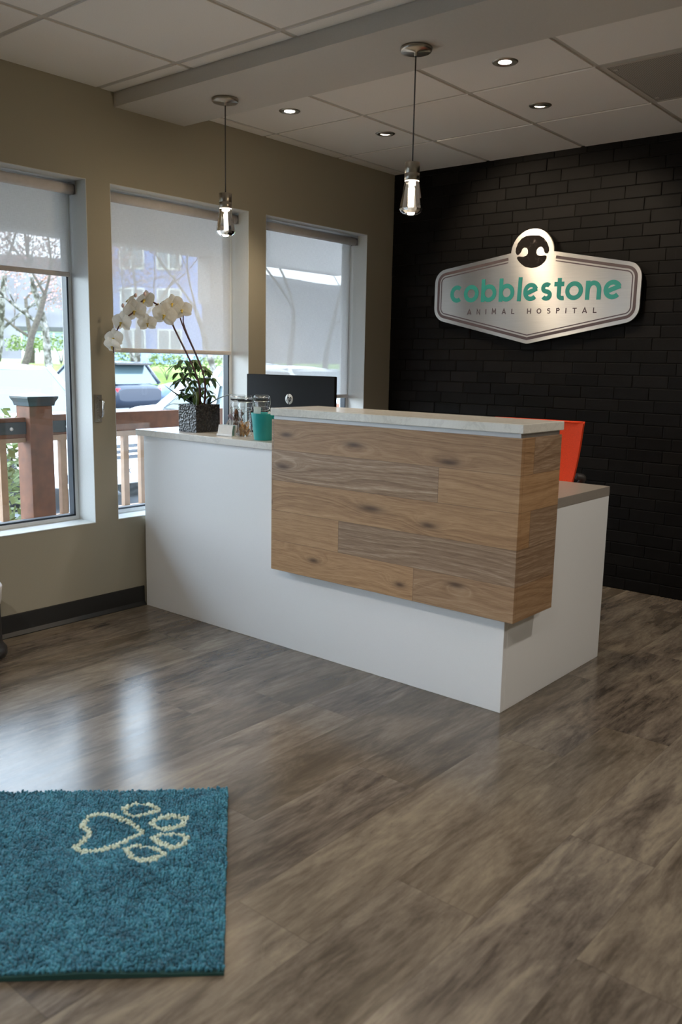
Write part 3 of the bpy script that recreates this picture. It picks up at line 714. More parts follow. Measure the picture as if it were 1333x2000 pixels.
PAW = [[(0.206, 0.22), (0.24, 0.178), (0.281, 0.149), (0.332, 0.126), (0.365, 0.138), (0.371, 0.182), (0.343, 0.218), (0.352, 0.255), (0.366, 0.276), (0.342, 0.3), (0.303, 0.303), (0.264, 0.285), (0.232, 0.251)],
 [(0.277, 0.104), (0.26, 0.074), (0.223, 0.071), (0.18, 0.107), (0.203, 0.126), (0.233, 0.139), (0.264, 0.131)], [(0.193, 0.173), (0.169, 0.149), (0.128, 0.148), (0.101, 0.16), (0.107, 0.189), (0.14, 0.211), (0.171, 0.199)],
 [(0.176, 0.247), (0.151, 0.234), (0.111, 0.235), (0.086, 0.254), (0.09, 0.286), (0.117, 0.301), (0.154, 0.28)], [(0.234, 0.305), (0.206, 0.289), (0.169, 0.301), (0.134, 0.331), (0.156, 0.355), (0.188, 0.361), (0.215, 0.341)]]
PAW = [[((u+.068*v)/.9954, (v+.068*u)/.9954-.016*u) for u, v in p] for p in PAW]
def seg_d(px, py, a, c):
    dx, dy = c[0]-a[0], c[1]-a[1]; L2 = dx*dx+dy*dy; t = max(0, min(1, ((px-a[0])*dx+(py-a[1])*dy)/L2)); return math.hypot(px-a[0]-t*dx, py-a[1]-t*dy)
def on_paw(u, v):
    if not (.06 < u < .40 and .05 < v < .38): return False
    return any(seg_d(u, v, p[i-1], p[i]) < .0078 for p in PAW for i in range(len(p)))
pile, paw = MB(), MB(); rg = random.Random(11)
su, sv = .0068, .0078; u = .004; col_ = 0
while u < .94:
    v = .004+(sv/2 if col_ % 2 else 0)
    while v < LV-.004:
        uu, vv = u+rg.uniform(-.0016, .0016), v+rg.uniform(-.0016, .0016)
        mb = paw if on_paw(uu, vv) else pile
        z0 = .003+lift(uu, vv); hgt = rg.uniform(.0075, .0115)
        ba = 2.4*sin(uu*78+2.2*sin(vv*41+uu*9))+2.6*sin(vv*66+1.8*sin(uu*37))+rg.uniform(-.5, .5); tl = rg.uniform(.001, .0042); hgt *= 1+.22*sin(uu*52+3*sin(vv*31))*sin(vv*47+2*sin(uu*29))
        x, y, _ = rug_pt(uu, vv, 0); tx, ty = cos(ba)*tl, sin(ba)*tl; rd = .0037
        vs = []
        for (t, rs) in ((0, .9), (.66, 1.12), (1, .66)):
            for q in range(5):
                a = 2*pi*q/5+.3; vs.append((x+tx*t*t+cos(a)*rd*rs, y+ty*t*t+sin(a)*rd*rs, z0+hgt*t))
        mb.add(vs, [(k*5+q, k*5+(q+1) % 5, k*5+5+(q+1) % 5, k*5+5+q) for k in (0, 1) for q in range(5)]+[(10, 11, 12, 13, 14)], 0, True)
        v += sv
    u += su; col_ += 1
tag(pile.build('chenille_pile', M['chenille'], r), 'teal chenille pile', kind='stuff'); tag(paw.build('paw_outline', M['mint'], r), 'pale mint paw outline', kind='stuff')

# ------------------------------------------------------------------ things on the ledge
LZ = .9003
# orchid in an embossed square pot
PC = Vector((.284, -1.904, LZ)); orchid = thing('potted_orchid', 'white orchid in an embossed black square pot on the ledge', 'potted plant', PC)
hw = .071; pa = radians(-4)
def rot2(x, y): return (x*cos(pa)-y*sin(pa), x*sin(pa)+y*cos(pa))
b = MB(); ring = lambda s, z: [rot2(sx*s, sy*s)+(z,) for sx, sy in ((-1,-1), (1,-1), (1,1), (-1,1))]
b.add(ring(hw, 0)+ring(hw, .132)+ring(hw-.008, .132)+ring(hw-.008, .112), [(3,2,1,0), (0,1,5,4), (1,2,6,5), (2,3,7,6), (3,0,4,7), (4,5,9,8), (5,6,10,9), (6,7,11,10), (7,4,8,11), (8,9,13,12), (9,10,14,13), (10,11,15,14), (11,8,12,15)])
b.build('pot', M['pot'], orchid, bevel=.002)
b = MB(); n = 12; hs = hw-.0085; ro = random.Random(5)
for i in range(n+1):
    for j in range(n+1):
        b.v.append(rot2(-hs+2*hs*i/n, -hs+2*hs*j/n)+(.118+ro.uniform(0, .012),))
for i in range(n):
    for j in range(n): q = i*(n+1)+j; b.f.append([q, q+n+1, q+n+2, q+1]); b.m.append(0); b.sm.append(True)
b.build('moss', M['soil'], orchid)
def bez(p, n=24):
    P = [Vector(q) for q in p]; out = []
    for i in range(len(P)-1):
        p0 = P[max(i-1, 0)]; p1 = P[i]; p2 = P[i+1]; p3 = P[min(i+2, len(P)-1)]
        for k in range(n // (len(P)-1)):
            t = k/(n//(len(P)-1)); out.append(.5*((2*p1)+(p2-p0)*t+(2*p0-5*p1+4*p2-p3)*t*t+(-p0+3*p1-3*p2+p3)*t**3))
    out.append(P[-1]); return out
# points given along the ray through the room where each bloom hangs: x, y, z in metres
def at(px, py, y):      # measured bloom positions: point on the vertical plane y = const
    d = fw+rt*((px-666.5)/1691.43)-up*((py-1000)/1691.43); t = (y-CAM.y)/d.y; return CAM+d*t
FL = [(356, 606, -1.915, .040), (337, 594, -1.925, .042), (321, 616, -1.985, .049), (311, 595, -1.965, .038), (283, 587, -2.045, .043), (263, 608, -2.125, .046), (288, 632, -2.085, .036), (237, 630, -2.21, .041), (222, 661, -2.265, .037), (219, 676, -2.285, .036), (252, 587, -2.12, .034)]
pts = [at(*f[:3])-PC for f in FL]
behind = Vector((-.01, .014, .006))
s1 = bez([(.03, -.02, .12), (.022, -.03, .26), at(340, 640, -1.95)-PC, pts[2]+Vector((0,.02,.015)), pts[4]+behind, pts[5]+behind*.8, pts[7]+behind*.8, pts[8]+behind*.6, pts[9]+Vector((.004,.004,-.03))], 64)
s2 = bez([(.045, -.005, .12), (.04, -.005, .27), at(359, 640, -1.90)-PC, at(351, 616, -1.90)-PC, pts[1]+Vector((0,.02,.0)), pts[3]+behind], 48)
s3 = bez([(.048, -.012, .12), (.044, -.008, .27), at(363, 645, -1.905)-PC, at(358, 622, -1.905)-PC, pts[0]+Vector((0, .016, .0))], 36)
for s_, r0 in ((s1, .0050), (s2, .0044), (s3, .0044)): MB().tube(s_, [r0*(1-.45*i/len(s_)) for i in range(len(s_))], 7).build('flower_stem', M['stem'], orchid)
def petal(mb, c, X_, Y_, Z_, ang, L, Wd_, cup=.25, n=7, m=7, tip=.75):
    vs = []
    ca, sa = cos(ang), sin(ang)
    for i in range(n+1):
        t = i/n; wd = Wd_*(sin(pi*min(1, t**tip*.93+.04)))**.75
        for j in range(m+1):
            s = (j/m-.5)*2; px = t*L; py = s*wd; pz = cup*L*(t*t*.5-.55*t)+.18*wd*s*s
            vs.append(c+X_*(px*ca-py*sa)+Y_*(px*sa+py*ca)+Z_*(-pz*.9-.004))
    mb.add(vs, [(i*(m+1)+j, (i+1)*(m+1)+j, (i+1)*(m+1)+j+1, i*(m+1)+j+1) for i in range(n) for j in range(m)], 0, True)
rf = random.Random(2)
face = [(.5, -.85, .1), (.45, -.85, .2), (.6, -.78, -.05), (-.3, -.6, .6), (.2, -.9, .25), (.5, -.84, .05), (.75, -.6, -.25), (.35, -.9, -.1), (.45, -.85, .0), (.2, -.75, -.55), (-.6, -.5, .5)]
for k, (c, f) in enumerate(zip(pts, FL)):
    Z_ = Vector(face[k]).normalized(); Y_ = (Vector((0, 0, 1))-Z_*Z_.z).normalized(); X_ = Y_.cross(Z_); tw = rf.uniform(-.25, .25)
    X_, Y_ = X_*cos(tw)+Y_*sin(tw), Y_*cos(tw)-X_*sin(tw); R_ = f[3]*1.28
    fl = MB()
    petal(fl, c-Z_*.003, X_, Y_, Z_, pi/2, R_, R_*.42); petal(fl, c-Z_*.003, X_, Y_, Z_, pi/2+radians(125), R_*.95, R_*.38); petal(fl, c-Z_*.003, X_, Y_, Z_, pi/2-radians(125), R_*.95, R_*.38)
    petal(fl, c, X_, Y_, Z_, radians(14), R_*1.02, R_*.62, .18, tip=.9); petal(fl, c, X_, Y_, Z_, radians(166), R_*1.02, R_*.62, .18, tip=.9)
    fo = fl.build('flower', M['petal'], orchid)
    lp = MB(); q = R_*.2
    lp.tube([c+Z_*.001-Y_*.002, c+Z_*q*.8-Y_*q*.7, c+Z_*q*1.0-Y_*q*1.7], [q*.34, q*.42, q*.2], 8); lp.tube([c+Z_*q*.3+X_*q*.7, c+Z_*q*.7, c+Z_*q*.3-X_*q*.7], [q*.16, q*.34, q*.16], 6)
    lp.build('flower_lip', M['lip'], fo)
for (px, py, y) in ((302, 630, -2.0), (283, 574, -2.04), (265, 577, -2.10), (240, 597, -2.2)):
    c = at(px, py, y)-PC
    MB().lathe([(0, -.010), (.006, -.006), (.0075, .001), (.005, .008), (0, .011)], tuple(c), 10).build('bud', M['bud_pink'], orchid)
# dark strap leaves
def strap(pts_, wd, name, m_):
    c = bez(pts_, 20); b = MB(); side = None
    for i, p in enumerate(c):
        d = (c[min(i+1, len(c)-1)]-c[max(0, i-1)]).normalized(); sd = d.cross(Vector((0, 0, 1)))
        sd = sd.normalized() if sd.length > .05 else Vector((1, 0, 0)); t = i/(len(c)-1); w_ = wd*(sin(pi*(.12+.86*t)))**.6
        dn = d.cross(sd)*(.25*w_)
        b.v += [p-sd*w_-dn*-1, p, p+sd*w_-dn*-1, p-Vector((0, 0, .0016))]
    for i in range(len(c)-1):
        q = 4*i
        for f in ([q, q+4, q+5, q+1], [q+1, q+5, q+6, q+2], [q+2, q+6, q+7, q+3], [q+3, q+7, q+4, q]): b.f.append(f); b.m.append(0); b.sm.append(True)
    return b.build(name, m_, orchid)
strap([(.0, -.02, .125), at(345, 768, -1.95)-PC, at(320, 751, -1.99)-PC], .013, 'orchid_leaf', M['strap'])
strap([(.0, -.03, .125), at(340, 788, -1.985)-PC, at(326, 793, -2.01)-PC], .012, 'orchid_leaf', M['strap'])
strap([(.03, .02, .125), at(425, 778, -1.87)-PC, at(448, 770, -1.85)-PC, at(462, 770, -1.84)-PC], .012, 'orchid_leaf', M['strap'])
strap([(.03, .03, .125), at(410, 776, -1.84)-PC, at(425, 770, -1.82)-PC], .012, 'orchid_leaf', M['strap'])
strap([(.0, -.0, .12), at(356, 765, -1.9)-PC, at(362, 758, -1.93)-PC], .016, 'orchid_leaf', M['strap'])
# bushy foliage of a second plant in the same pot: whorls of drooping leaflets on thin stalks
rl = random.Random(9)
for (px, py, y, n_) in ((346, 713, -1.96, 7), (360, 704, -1.93, 6), (381, 703, -1.88, 7), (391, 716, -1.85, 7), (405, 722, -1.84, 6), (412, 738, -1.83, 6), (374, 728, -1.90, 6), (352, 744, -1.93, 6), (393, 757, -1.86, 6), (404, 763, -1.85, 6), (368, 772, -1.92, 6), (380, 742, -1.89, 6), (356, 768, -1.93, 5), (372, 755, -1.90, 5), (366, 716, -1.90, 6), (350, 728, -1.95, 6), (397, 738, -1.86, 6), (386, 770, -1.9, 6), (360, 738, -1.92, 6), (412, 772, -1.85, 5)):
    c = at(px, py, y)-PC; root = Vector((rl.uniform(-.02, .04), rl.uniform(-.03, .02), .12))
    st = bez([root, (root*.45+c*.55)+Vector((0, 0, .02)), c], 10)
    so = MB().tube(st, [.0024*(1-.06*i) for i in range(len(st))], 5).build('leaf_stalk', M['stem_green'], orchid)
    lf = MB()
    for k in range(n_):
        a = 2*pi*k/n_+rl.uniform(-.3, .3); d = Vector((cos(a), sin(a), rl.uniform(-.5, .15))).normalized(); L = rl.uniform(.034, .054)
        sd = d.cross(Vector((0, 0, 1))).normalized(); vs = []
        for i in range(6):
            t = i/5; wd = L*.25*(sin(pi*(.06+.9*t)))**.8; p = c+d*(L*t+.006)+Vector((0, 0, -.55*L*t*t))
            vs += [p-sd*wd+Vector((0, 0, .15*wd)), p-Vector((0, 0, .15*wd)), p+sd*wd+Vector((0, 0, .15*wd))]
        lf.add(vs, [f for i in range(5) for f in ((3*i, 3*i+3, 3*i+4, 3*i+1), (3*i+1, 3*i+4, 3*i+5, 3*i+2))], 0, True)
    lf.build('leaf_whorl', M['leaf'], so)
MB().tube(bez([(.02, -.03, .12), (.03, -.034, .15), (.018, -.03, .19)], 10), [.007]*11, 7).build('thick_stalk', M['stem_green'], orchid)

# business-card holder and the cards in it
ch_ = thing('card_holder', 'white business card holder in front of the treat jars', 'card holder', (.572, -1.985, LZ), radians(6))
b = MB(); b.box(-.046, .046, -.022, .022, 0, .003); b.box(-.046, .046, -.022, -.019, 0, .012)
b.obox((0, .010, .026), (.046, 0, 0), (0, .0012, -.0003), (0, .006, .025)); b.build('holder', M['white_plastic'], ch_)
for k in range(5):
    cb = thing('business_card', 'business card standing in the white holder', 'business card', (.572, -1.985, LZ), radians(6), 'business cards in the holder')
    MB().obox((0, -.0145+.0042*k, .0275), (.0435, 0, 0), (0, .0003, 0), (0, .0055, .0235)).build('card', M['paper' if k % 2 == 0 else 'teal_letter'], cb)
for ob in list(bpy.data.objects):   # a card is one mesh: fold its only part into the thing itself
    if ob.name.startswith('business_card') and ob.type == 'EMPTY':
        c = ob.children[0]; c.parent = None; c.location = ob.location; c.rotation_euler = ob.rotation_euler
        tag(c, ob['label'], ob['category'], ob['group']); bpy.data.objects.remove(ob); c.name = 'business_card'

# glass jars with clamp lids
def jar(x, y, lab, rz):
    r = thing('treat_jar', lab, 'jar', (x, y, LZ), rz, 'glass jars of treats on the ledge'); R_ = .034
    MB().lathe([(0, .003), (R_-.006, .003), (R_-.003, .008), (R_-.003, .145), (R_-.006, .150), (R_-.006, .160), (R_-.002, .160), (R_-.001, .152), (R_, .146), (R_, .004), (R_-.003, 0), (0, 0)], n=36).build('jar_body', M['jar_glass'], r)
    ld = MB().lathe([(0, .186), (R_-.004, .186), (R_, .183), (R_, .168), (R_-.002, .165), (0, .165)], n=36).build('jar_lid', M['jar_glass'], r)
    MB().lathe([(R_-.003, .1602), (R_-.001, .1602), (R_-.001, .1648), (R_-.003, .1648)], n=30).build('seal_ring', M['black'], r)
    wr = MB(); 
    for zz in (.155, .175):
        wr.tube([(cos(a)*(R_+.0015), sin(a)*(R_+.0015), zz) for a in [2*pi*k/30 for k in range(31)]], .0011, 5)
    for a in (0, pi):
        c_, s_ = cos(a)*(R_+.003), sin(a)*(R_+.003); wr.tube([(c_, s_, .182), (c_*1.1, s_, .172), (c_*1.12, s_+.004, .150), (c_*1.10, s_-.004, .128), (c_*1.1, s_, .118)], .0012, 5)
    wr.tube([(cos(pi+a)*(R_+.005), sin(a)*.010, .122+sin(a)*.010) for a in [2*pi*k/16 for k in range(17)]], .0011, 5)
    wr.build('wire_clasp', M['chrome'], r)
    return r
J1, J2, J3 = (.516, -1.866), (.622, -1.922), (.600, -1.790)
jar(*J1, 'clasp lid glass jar of dark brown treats, beside the plant', radians(15))
jar(*J2, 'clasp lid glass jar of tan biscuits behind the card holder', radians(10))
jar(*J3, 'clasp lid glass jar at the back, next to the monitor', radians(25))
def script(pts_list, ctr, label):   # white handwriting curved on a jar face
    b = MB(); va = math.atan2(CAM.y-ctr[1], CAM.x-ctr[0])
    for pl in pts_list:
        c = bez([(p[0], p[1], 0) for p in pl], max(12, 8*len(pl)))
        b.tube([(.0343*cos(va+p.x/.034), .0343*sin(va+p.x/.034), p.y) for p in c], .0006, 5)
    return b
WOOF = [[(-.026, .070), (-.023, .056), (-.018, .066), (-.014, .056), (-.010, .070)], [(-.004, .063), (-.007, .058), (-.003, .056), (0, .060), (-.003, .064)], [(.006, .063), (.003, .058), (.007, .056), (.010, .060), (.007, .064)], [(.012, .058), (.018, .070), (.021, .077), (.018, .074), (.015, .055), (.012, .046), (.015, .048), (.020, .061)]]
for jr in [o for o in bpy.data.objects if o.name.startswith('treat_jar')]:
    loc = jr.location
    if abs(loc.y-J3[1]) < 1e-4: continue
    sb = script(WOOF, loc, ''); rz = jr.rotation_euler.z
    so = sb.build('handwritten_word', M['white_plastic'], jr); so.rotation_euler = (0, 0, -rz)
def fill(center, mat_, name, lab, grp, n, rr, size, zmax):
    q = random.Random(int(center[0]*1000)); me0 = None
    for k in range(n):
        L, w_, t_ = size
        if me0 is None:
            mb = MB(); prof = []
            for i in range(9):
                t = i/8; rad = w_*(sin(pi*(.08+.84*t)))**.45; prof.append((rad, -L+2*L*t))
            mb.lathe([(0, -L)]+prof+[(0, L)], n=10); mb.v = [(v[0], v[1]*t_, v[2]) for v in mb.v]
            ob = mb.build(name, mat_); me0 = ob
        else:
            ob = me0.copy(); COL.objects.link(ob)
        lay = k//5; a = 2*pi*(k % 5)/5+lay*.6
        rad = .0165 if k % 5 else .004
        ob.location = (center[0]+cos(a)*rad, center[1]+sin(a)*rad, LZ+.004+L*.62+lay*(w_*2.0)); ob.rotation_euler = (q.uniform(.35, .95)*(1 if k % 2 else -1), q.uniform(-.3, .3), q.uniform(0, 6.28))
        tag(ob, lab, 'dog biscuit', grp)
fill(J2, M['tan'], 'dog_biscuit', 'tan finger biscuit piled in the front glass jar', 'tan biscuits in the front jar', 20, .03, (.017, .0065, .62), .07)
fill(J1, M['brown'], 'dog_treat', 'dark brown treat in the jar beside the plant', 'brown treats in the jar beside the plant', 35, .03, (.016, .0075, .8), .1)
fill(J3, M['brown'], 'dog_treat', 'dark brown treat in the jar at the back', 'brown treats in the back jar', 15, .03, (.016, .0075, .8), .1)

# teal pot of packets
cup = thing('teal_cup', 'teal plastic cup of white packets against the oak box', 'cup', (.812, -1.985, LZ))
MB().lathe([(0, 0), (.043, 0), (.045, .002), (.0585, .115), (.0595, .118), (.0575, .118), (.0565, .115), (.043, .006), (0, .006)], n=40).build('cup_body', M['teal'], cup)
MB().box(.055, .082, -.008, .008, .095, .105).build('cup_handle', M['teal'], cup, bevel=.002)
for (dx, dy, an, ti, L, lb) in ((-.030, -.018, -.25, .08, .052, 'white paper packet standing upright at the left of the teal cup'), (.014, .008, .5, .5, .042, 'white paper packet leaning out over the right of the teal cup'), (.024, .016, .9, .62, .046, 'folded white packet sticking out highest by the oak box')):
    b = MB(); n = 6
    for i in range(n+1):
        t = i/n; bulge = .0035*sin(pi*t)
        for j in range(5):
            s = (j/4-.5); bb = bulge*(1-(2*s)**2); b.v += [(s*.034, -bb-.0004, -L+2*L*t), (s*.034, bb+.0004, -L+2*L*t)]
    for i in range(n):
        for j in range(4):
            q = 2*(i*5+j); p = q+10
            for f in ([q, q+2, p+2, p], [q+1, p+1, p+3, q+3]): b.f.append(f); b.m.append(0); b.sm.append(True)
    o = tag(b.build('paper_packet', M['paper']), lb, 'packet', 'white packets in the teal cup'); o.location = (.812+dx, -1.985+dy, LZ+.012+L+(.036 if ti > .5 else .028)); o.rotation_euler = (0, ti, an+.6)

# lilac panel leaning behind the pot
TP = Vector((.452, -1.775, LZ)); r = thing('tilted_tablet', 'lilac grey tablet tilted back on the ledge behind the pot', 'tablet', TP)
ua = Vector((-.77*.62, -.64*.62, .78)); va = Vector((-.64, .77, 0)); na = ua.cross(va).normalized()
MB().obox(ua*.052+Vector((0, 0, .004)), ua*.052, va*.035, na*.005).build('tablet_body', M['lilac'], r, bevel=.002)
MB().obox(Vector((-.062, -.050, .030)), Vector((.002, .002, 0)), va*.02, Vector((.012, .010, .029))).build('stand', M['white_plastic'], r)

# monitor
mon = thing('monitor', 'black monitor seen from behind with a round white hp logo', 'monitor', (.4345, -1.42, .7506))
MB().box(-.311, .311, -.012, .006, .085, .424).build('housing', M['black'], mon, bevel=.004)
MB().box(-.302, .302, .0062, .008, .095, .415).build('screen', M['black_gloss'], mon)
lg = MB().lathe([(0, -.0005), (.0265, -.0005), (.027, 0), (0, .0)], (.003, -.0122, .302), 40, axis='y').build('logo_disc', mat('pale_grey_logo', (.60, .61, .60), .5, 0, var=0), mon)
b = MB(); st = .0042
def hp(u, v, d): return (.003+u+v*.28, -.0128-d, .302+v)
b.ribbon([(-.0125, -.0115), (-.0125, .027)], st, hp, 0, .0006); b.ribbon([(-.0125, .006), (-.0085, .0095), (-.0045, .0085), (-.003, .005), (-.003, -.0115)], st, hp, 0, .0008)
b.ribbon([(.0045, .009), (.0045, -.027)], st, hp, 0, .0006); b.ribbon([(.0045, .0085), (.0105, .0085), (.0138, .005), (.0138, -.006), (.0105, -.0098), (.0045, -.0098)], st, hp, 0, .0008)
b.build('logo_letters', M['black'], lg)
MB().box(-.035, .035, -.03, -.012, .0125, .20).build('stand_neck', M['black'], mon, bevel=.004); MB().box(-.12, .12, -.10, .09, .0005, .013).build('stand_base', M['black'], mon, bevel=.004)

# chair
ch = thing('office_chair', 'office chair with an orange mesh back behind the desk', 'chair', (1.515, -.86, 0), radians(4))
b = MB(); nx, nz = 12, 14
def backpt(i, j, off):
    u = (i/nx-.5)*2; t = j/nz; hw_ = .205+.027*t; z = .645+.330*t
    z += .004*u*u*t; y = .07*u*u*-1+.10+.05*t+.02*sin(pi*t)+off; cx = hw_*u
    if t < .12: cx *= (.9+.1*t/.12)
    return (cx, y, z)
for off in (0, .026):
    for i in range(nx+1):
        for j in range(nz+1): b.v.append(backpt(i, j, off))
K = (nx+1)*(nz+1)
for i in range(nx):
    for j in range(nz):
        q = i*(nz+1)+j
        b.f += [[q, q+nz+1, q+nz+2, q+1], [K+q, K+q+1, K+q+nz+2, K+q+nz+1]]; b.m += [0, 0]; b.sm += [True, True]
def rim(ix):
    for a, c in zip(ix, ix[1:]): b.f.append([a, K+a, K+c, c]); b.m.append(0); b.sm.append(True)
rim([j for j in range(nz+1)]); rim([nx*(nz+1)+j for j in range(nz+1)][::-1]); rim([i*(nz+1) for i in range(nx+1)][::-1]); rim([i*(nz+1)+nz for i in range(nx+1)])
b.build('backrest', M['orange'], ch, bevel=.006)
b = MB(); b.tube(bez([(.20, .13, .715), (.225, .16, .70), (.15, .19, .62), (.03, .17, .50), (0, .10, .43)], 24), .016, 8); b.tube(bez([(-.20, .13, .715), (-.225, .16, .70), (-.15, .19, .62), (-.03, .17, .50), (0, .10, .43)], 24), .016, 8); b.build('back_bracket', M['chair_grey'], ch)
b = MB(); b.lathe([(0, .0), (.22, 0), (.245, .02), (.24, .05), (.20, .068), (0, .072)], (0, -.12, .42), 32); b.build('seat', M['orange'], ch)
for s in (-1, 1): MB().tube(bez([(s*.2, -.1, .44), (s*.28, -.1, .46), (s*.28, -.1, .62), (s*.27, -.2, .645), (s*.27, .02, .645)], 24), .014, 8).build('armrest', M['chair_grey'], ch)
MB().tube([(0, -.1, .10), (0, -.1, .43)], .028, 16).build('gas_column', M['chair_grey'], ch)
for k in range(5):
    a = 2*pi*k/5+.3; leg = MB().tube([(0, -.1, .12), (cos(a)*.28, -.1+sin(a)*.28, .075)], [.026, .016], 8).build('base_leg', M['chair_grey'], ch)
    MB().lathe([(0, -.018), (.03, -.018), (.032, 0), (.03, .018), (0, .018)], (cos(a)*.28, -.1+sin(a)*.28, .0325), 16, axis='y').build('castor', M['black'], leg)

# ------------------------------------------------------------------ outside: porch
GZ = -.45
struct(MB().box(-1.05, -WT, -7.5, 3.0, -.12, -.03).build('porch_deck', M['wood_rail']), 'timber porch deck outside the windows', 'deck')
pr = thing('porch_roof', 'white porch roof with a deep eave board over the windows', 'porch roof', (-.8, -1.5, 1.95), kind='structure')
MB().add([(-.5, -6, .0), (-.36, -6, .0), (-.36, 2.45, 0), (-.5, 2.45, 0), (-.5, -6, .40), (-.36, -6, .40), (-.36, 2.45, .40), (-.5, 2.45, .40)], [(0,1,2,3), (7,6,5,4), (0,4,5,1), (1,5,6,2), (2,6,7,3), (3,7,4,0)]).build('eave_beam', M['soffit'], pr)
MB().add([(-.70, -6, .36), (.6, -6, .60), (.6, 4.5, .60), (-.70, 4.5, .36), (-.70, -6, .40), (.6, -6, .64), (.6, 4.5, .64), (-.70, 4.5, .40)], [(0,1,2,3), (7,6,5,4), (0,4,5,1), (1,5,6,2), (2,6,7,3), (3,7,4,0)]).build('roof_deck', M['soffit'], pr)
for k in range(9):
    y = -5.6+k*.95
    MB().add([(-.6, y, .30), (.6, y, .52), (.6, y+.05, .52), (-.6, y+.05, .30), (-.6, y, .38), (.6, y, .60), (.6, y+.05, .60), (-.6, y+.05, .38)], [(0,1,2,3), (7,6,5,4), (0,4,5,1), (1,5,6,2), (2,6,7,3), (3,7,4,0)]).build('rafter', M['rafter'], pr)
tag(MB().box(-1.30, -1.16, -.545, -.40, 1.63, 1.949).build('eave_bracket', M['soffit'], bevel=.005), 'grey block hanging below the eave, seen through the middle shade', 'bracket')
RXX = -.9; ra = thing('deck_railing', 'stained wood deck railing with slim balusters outside the windows', 'railing', (RXX, -2.083, -.03))
z0 = .03
MB().box(-.025, .025, -2.5, -.071, .80+z0, .912+z0).build('top_rail', M['wood_rail'], ra, bevel=.004); MB().box(-.025, .025, .071, 4.6, .81+z0, .922+z0).build('top_rail', M['wood_rail'], ra, bevel=.004)
MB().box(-.02, .02, -2.5, -.071, .775+z0, .799+z0).build('under_rail', M['wood_pale'], ra); MB().box(-.02, .02, .071, 4.6, .775+z0, .808+z0).build('under_rail', M['wood_pale'], ra)
MB().box(-.022, .022, -2.5, -.071, .295+z0, .34+z0).build('bottom_rail', M['wood_pale'], ra, bevel=.003); MB().box(-.022, .022, .071, 4.6, .295+z0, .345+z0).build('bottom_rail', M['wood_pale'], ra, bevel=.003)
MB().box(-.07, .07, -.07, .07, 0, .975+z0).build('post', M['wood_rail'], ra, bevel=.004)
MB().add([(-.078,-.078,0), (.078,-.078,0), (.078,.078,0), (-.078,.078,0), (-.082,-.082,.02), (.082,-.082,.02), (.082,.082,.02), (-.082,.082,.02), (-.094,-.094,.042), (.094,-.094,.042), (.094,.094,.042), (-.094,.094,.042), (-.094,-.094,.052), (.094,-.094,.052), (.094,.094,.052), (-.094,.094,.052), (0,0,.075)],
   [(3,2,1,0)]+[(4*k+i, 4*k+(i+1) % 4, 4*k+4+(i+1) % 4, 4*k+4+i) for k in range(3) for i in range(4)]+[(12, 13, 16), (13, 14, 16), (14, 15, 16), (15, 12, 16)]).build('post_cap', M['bronze_cap'], ra, loc=(0, 0, .9755+z0))
for (a0, a1) in ((-.42, -.0712), (.0712, .36)):
    st_ = MB().box(.0252, .032, a0, a1, .822+z0, .888+z0).build('strap_plate', M['bronze_cap'], ra, bevel=.002)
    for y in ((-.32, -.16) if a0 < 0 else (.185, .31)): MB().lathe([(.011, .0322), (.009, .038), (0, .039)], (0, y, .852+z0), 12, axis='x').build('bolt', M['bolt'], st_)
for y in [-.205-.13*k for k in range(12)]+[.165, .30, .455, .598, .725]+[.855+.13*k for k in range(22)]:
    MB().box(-.017, .017, y-.019, y+.019, .3455+z0, .7745+z0).build('baluster', M['wood_pale'], ra)
MB().box(-.07, .07, 3.63, 3.77, 0, .7745+z0).build('post', M['wood_rail'], ra, bevel=.004)
# shrub by the railing
rs = random.Random(4)
def leafy(name, label, cat, loc, n, spread, L, m_, group=None, stems=5):
    r = thing(name, label, cat, loc, group=group); b = MB()
    for k in range(stems):
        a = 2*pi*k/stems; t = Vector((cos(a)*spread[0]*.6, sin(a)*spread[1]*.6, spread[2]*.8)); b.tube(bez([(0, 0, 0), (t.x*.2+.03*sin(k*3), t.y*.3, t.z*.4), (t.x*.7, t.y*.8, t.z*.75), t], 12), [.02*(1-i/16) for i in range(13)], 6)
    b.build('branches', M['bark'], r); b = MB()
    for k in range(n):
        a, e, q = rs.uniform(0, 2*pi), rs.uniform(-.5, 1), rs.uniform(.55, 1); c = Vector((cos(a)*spread[0]*q*math.sqrt(max(0, 1-e*e*.6)), sin(a)*spread[1]*q*math.sqrt(max(0, 1-e*e*.6)), spread[2]*(.62+.42*e*q)))
        d = Vector((rs.uniform(-1, 1), rs.uniform(-1, 1), rs.uniform(-.3, .8))).normalized(); s = d.cross(Vector((rs.uniform(-1, 1), rs.uniform(-1, 1), 1))).normalized()*L*.28
        b.add([c, c+d*L*.5+s, c+d*L, c+d*L*.5-s], [(0, 1, 2, 3)])
    b.build('foliage', m_, r); return r
leafy('rhododendron_bush', 'leafy bush with bare dark stems just beyond the deck railing', 'bush', (-1.75, -2.05, GZ), 900, (.42, .45, 1.35), .085, M['leaf_pale'])

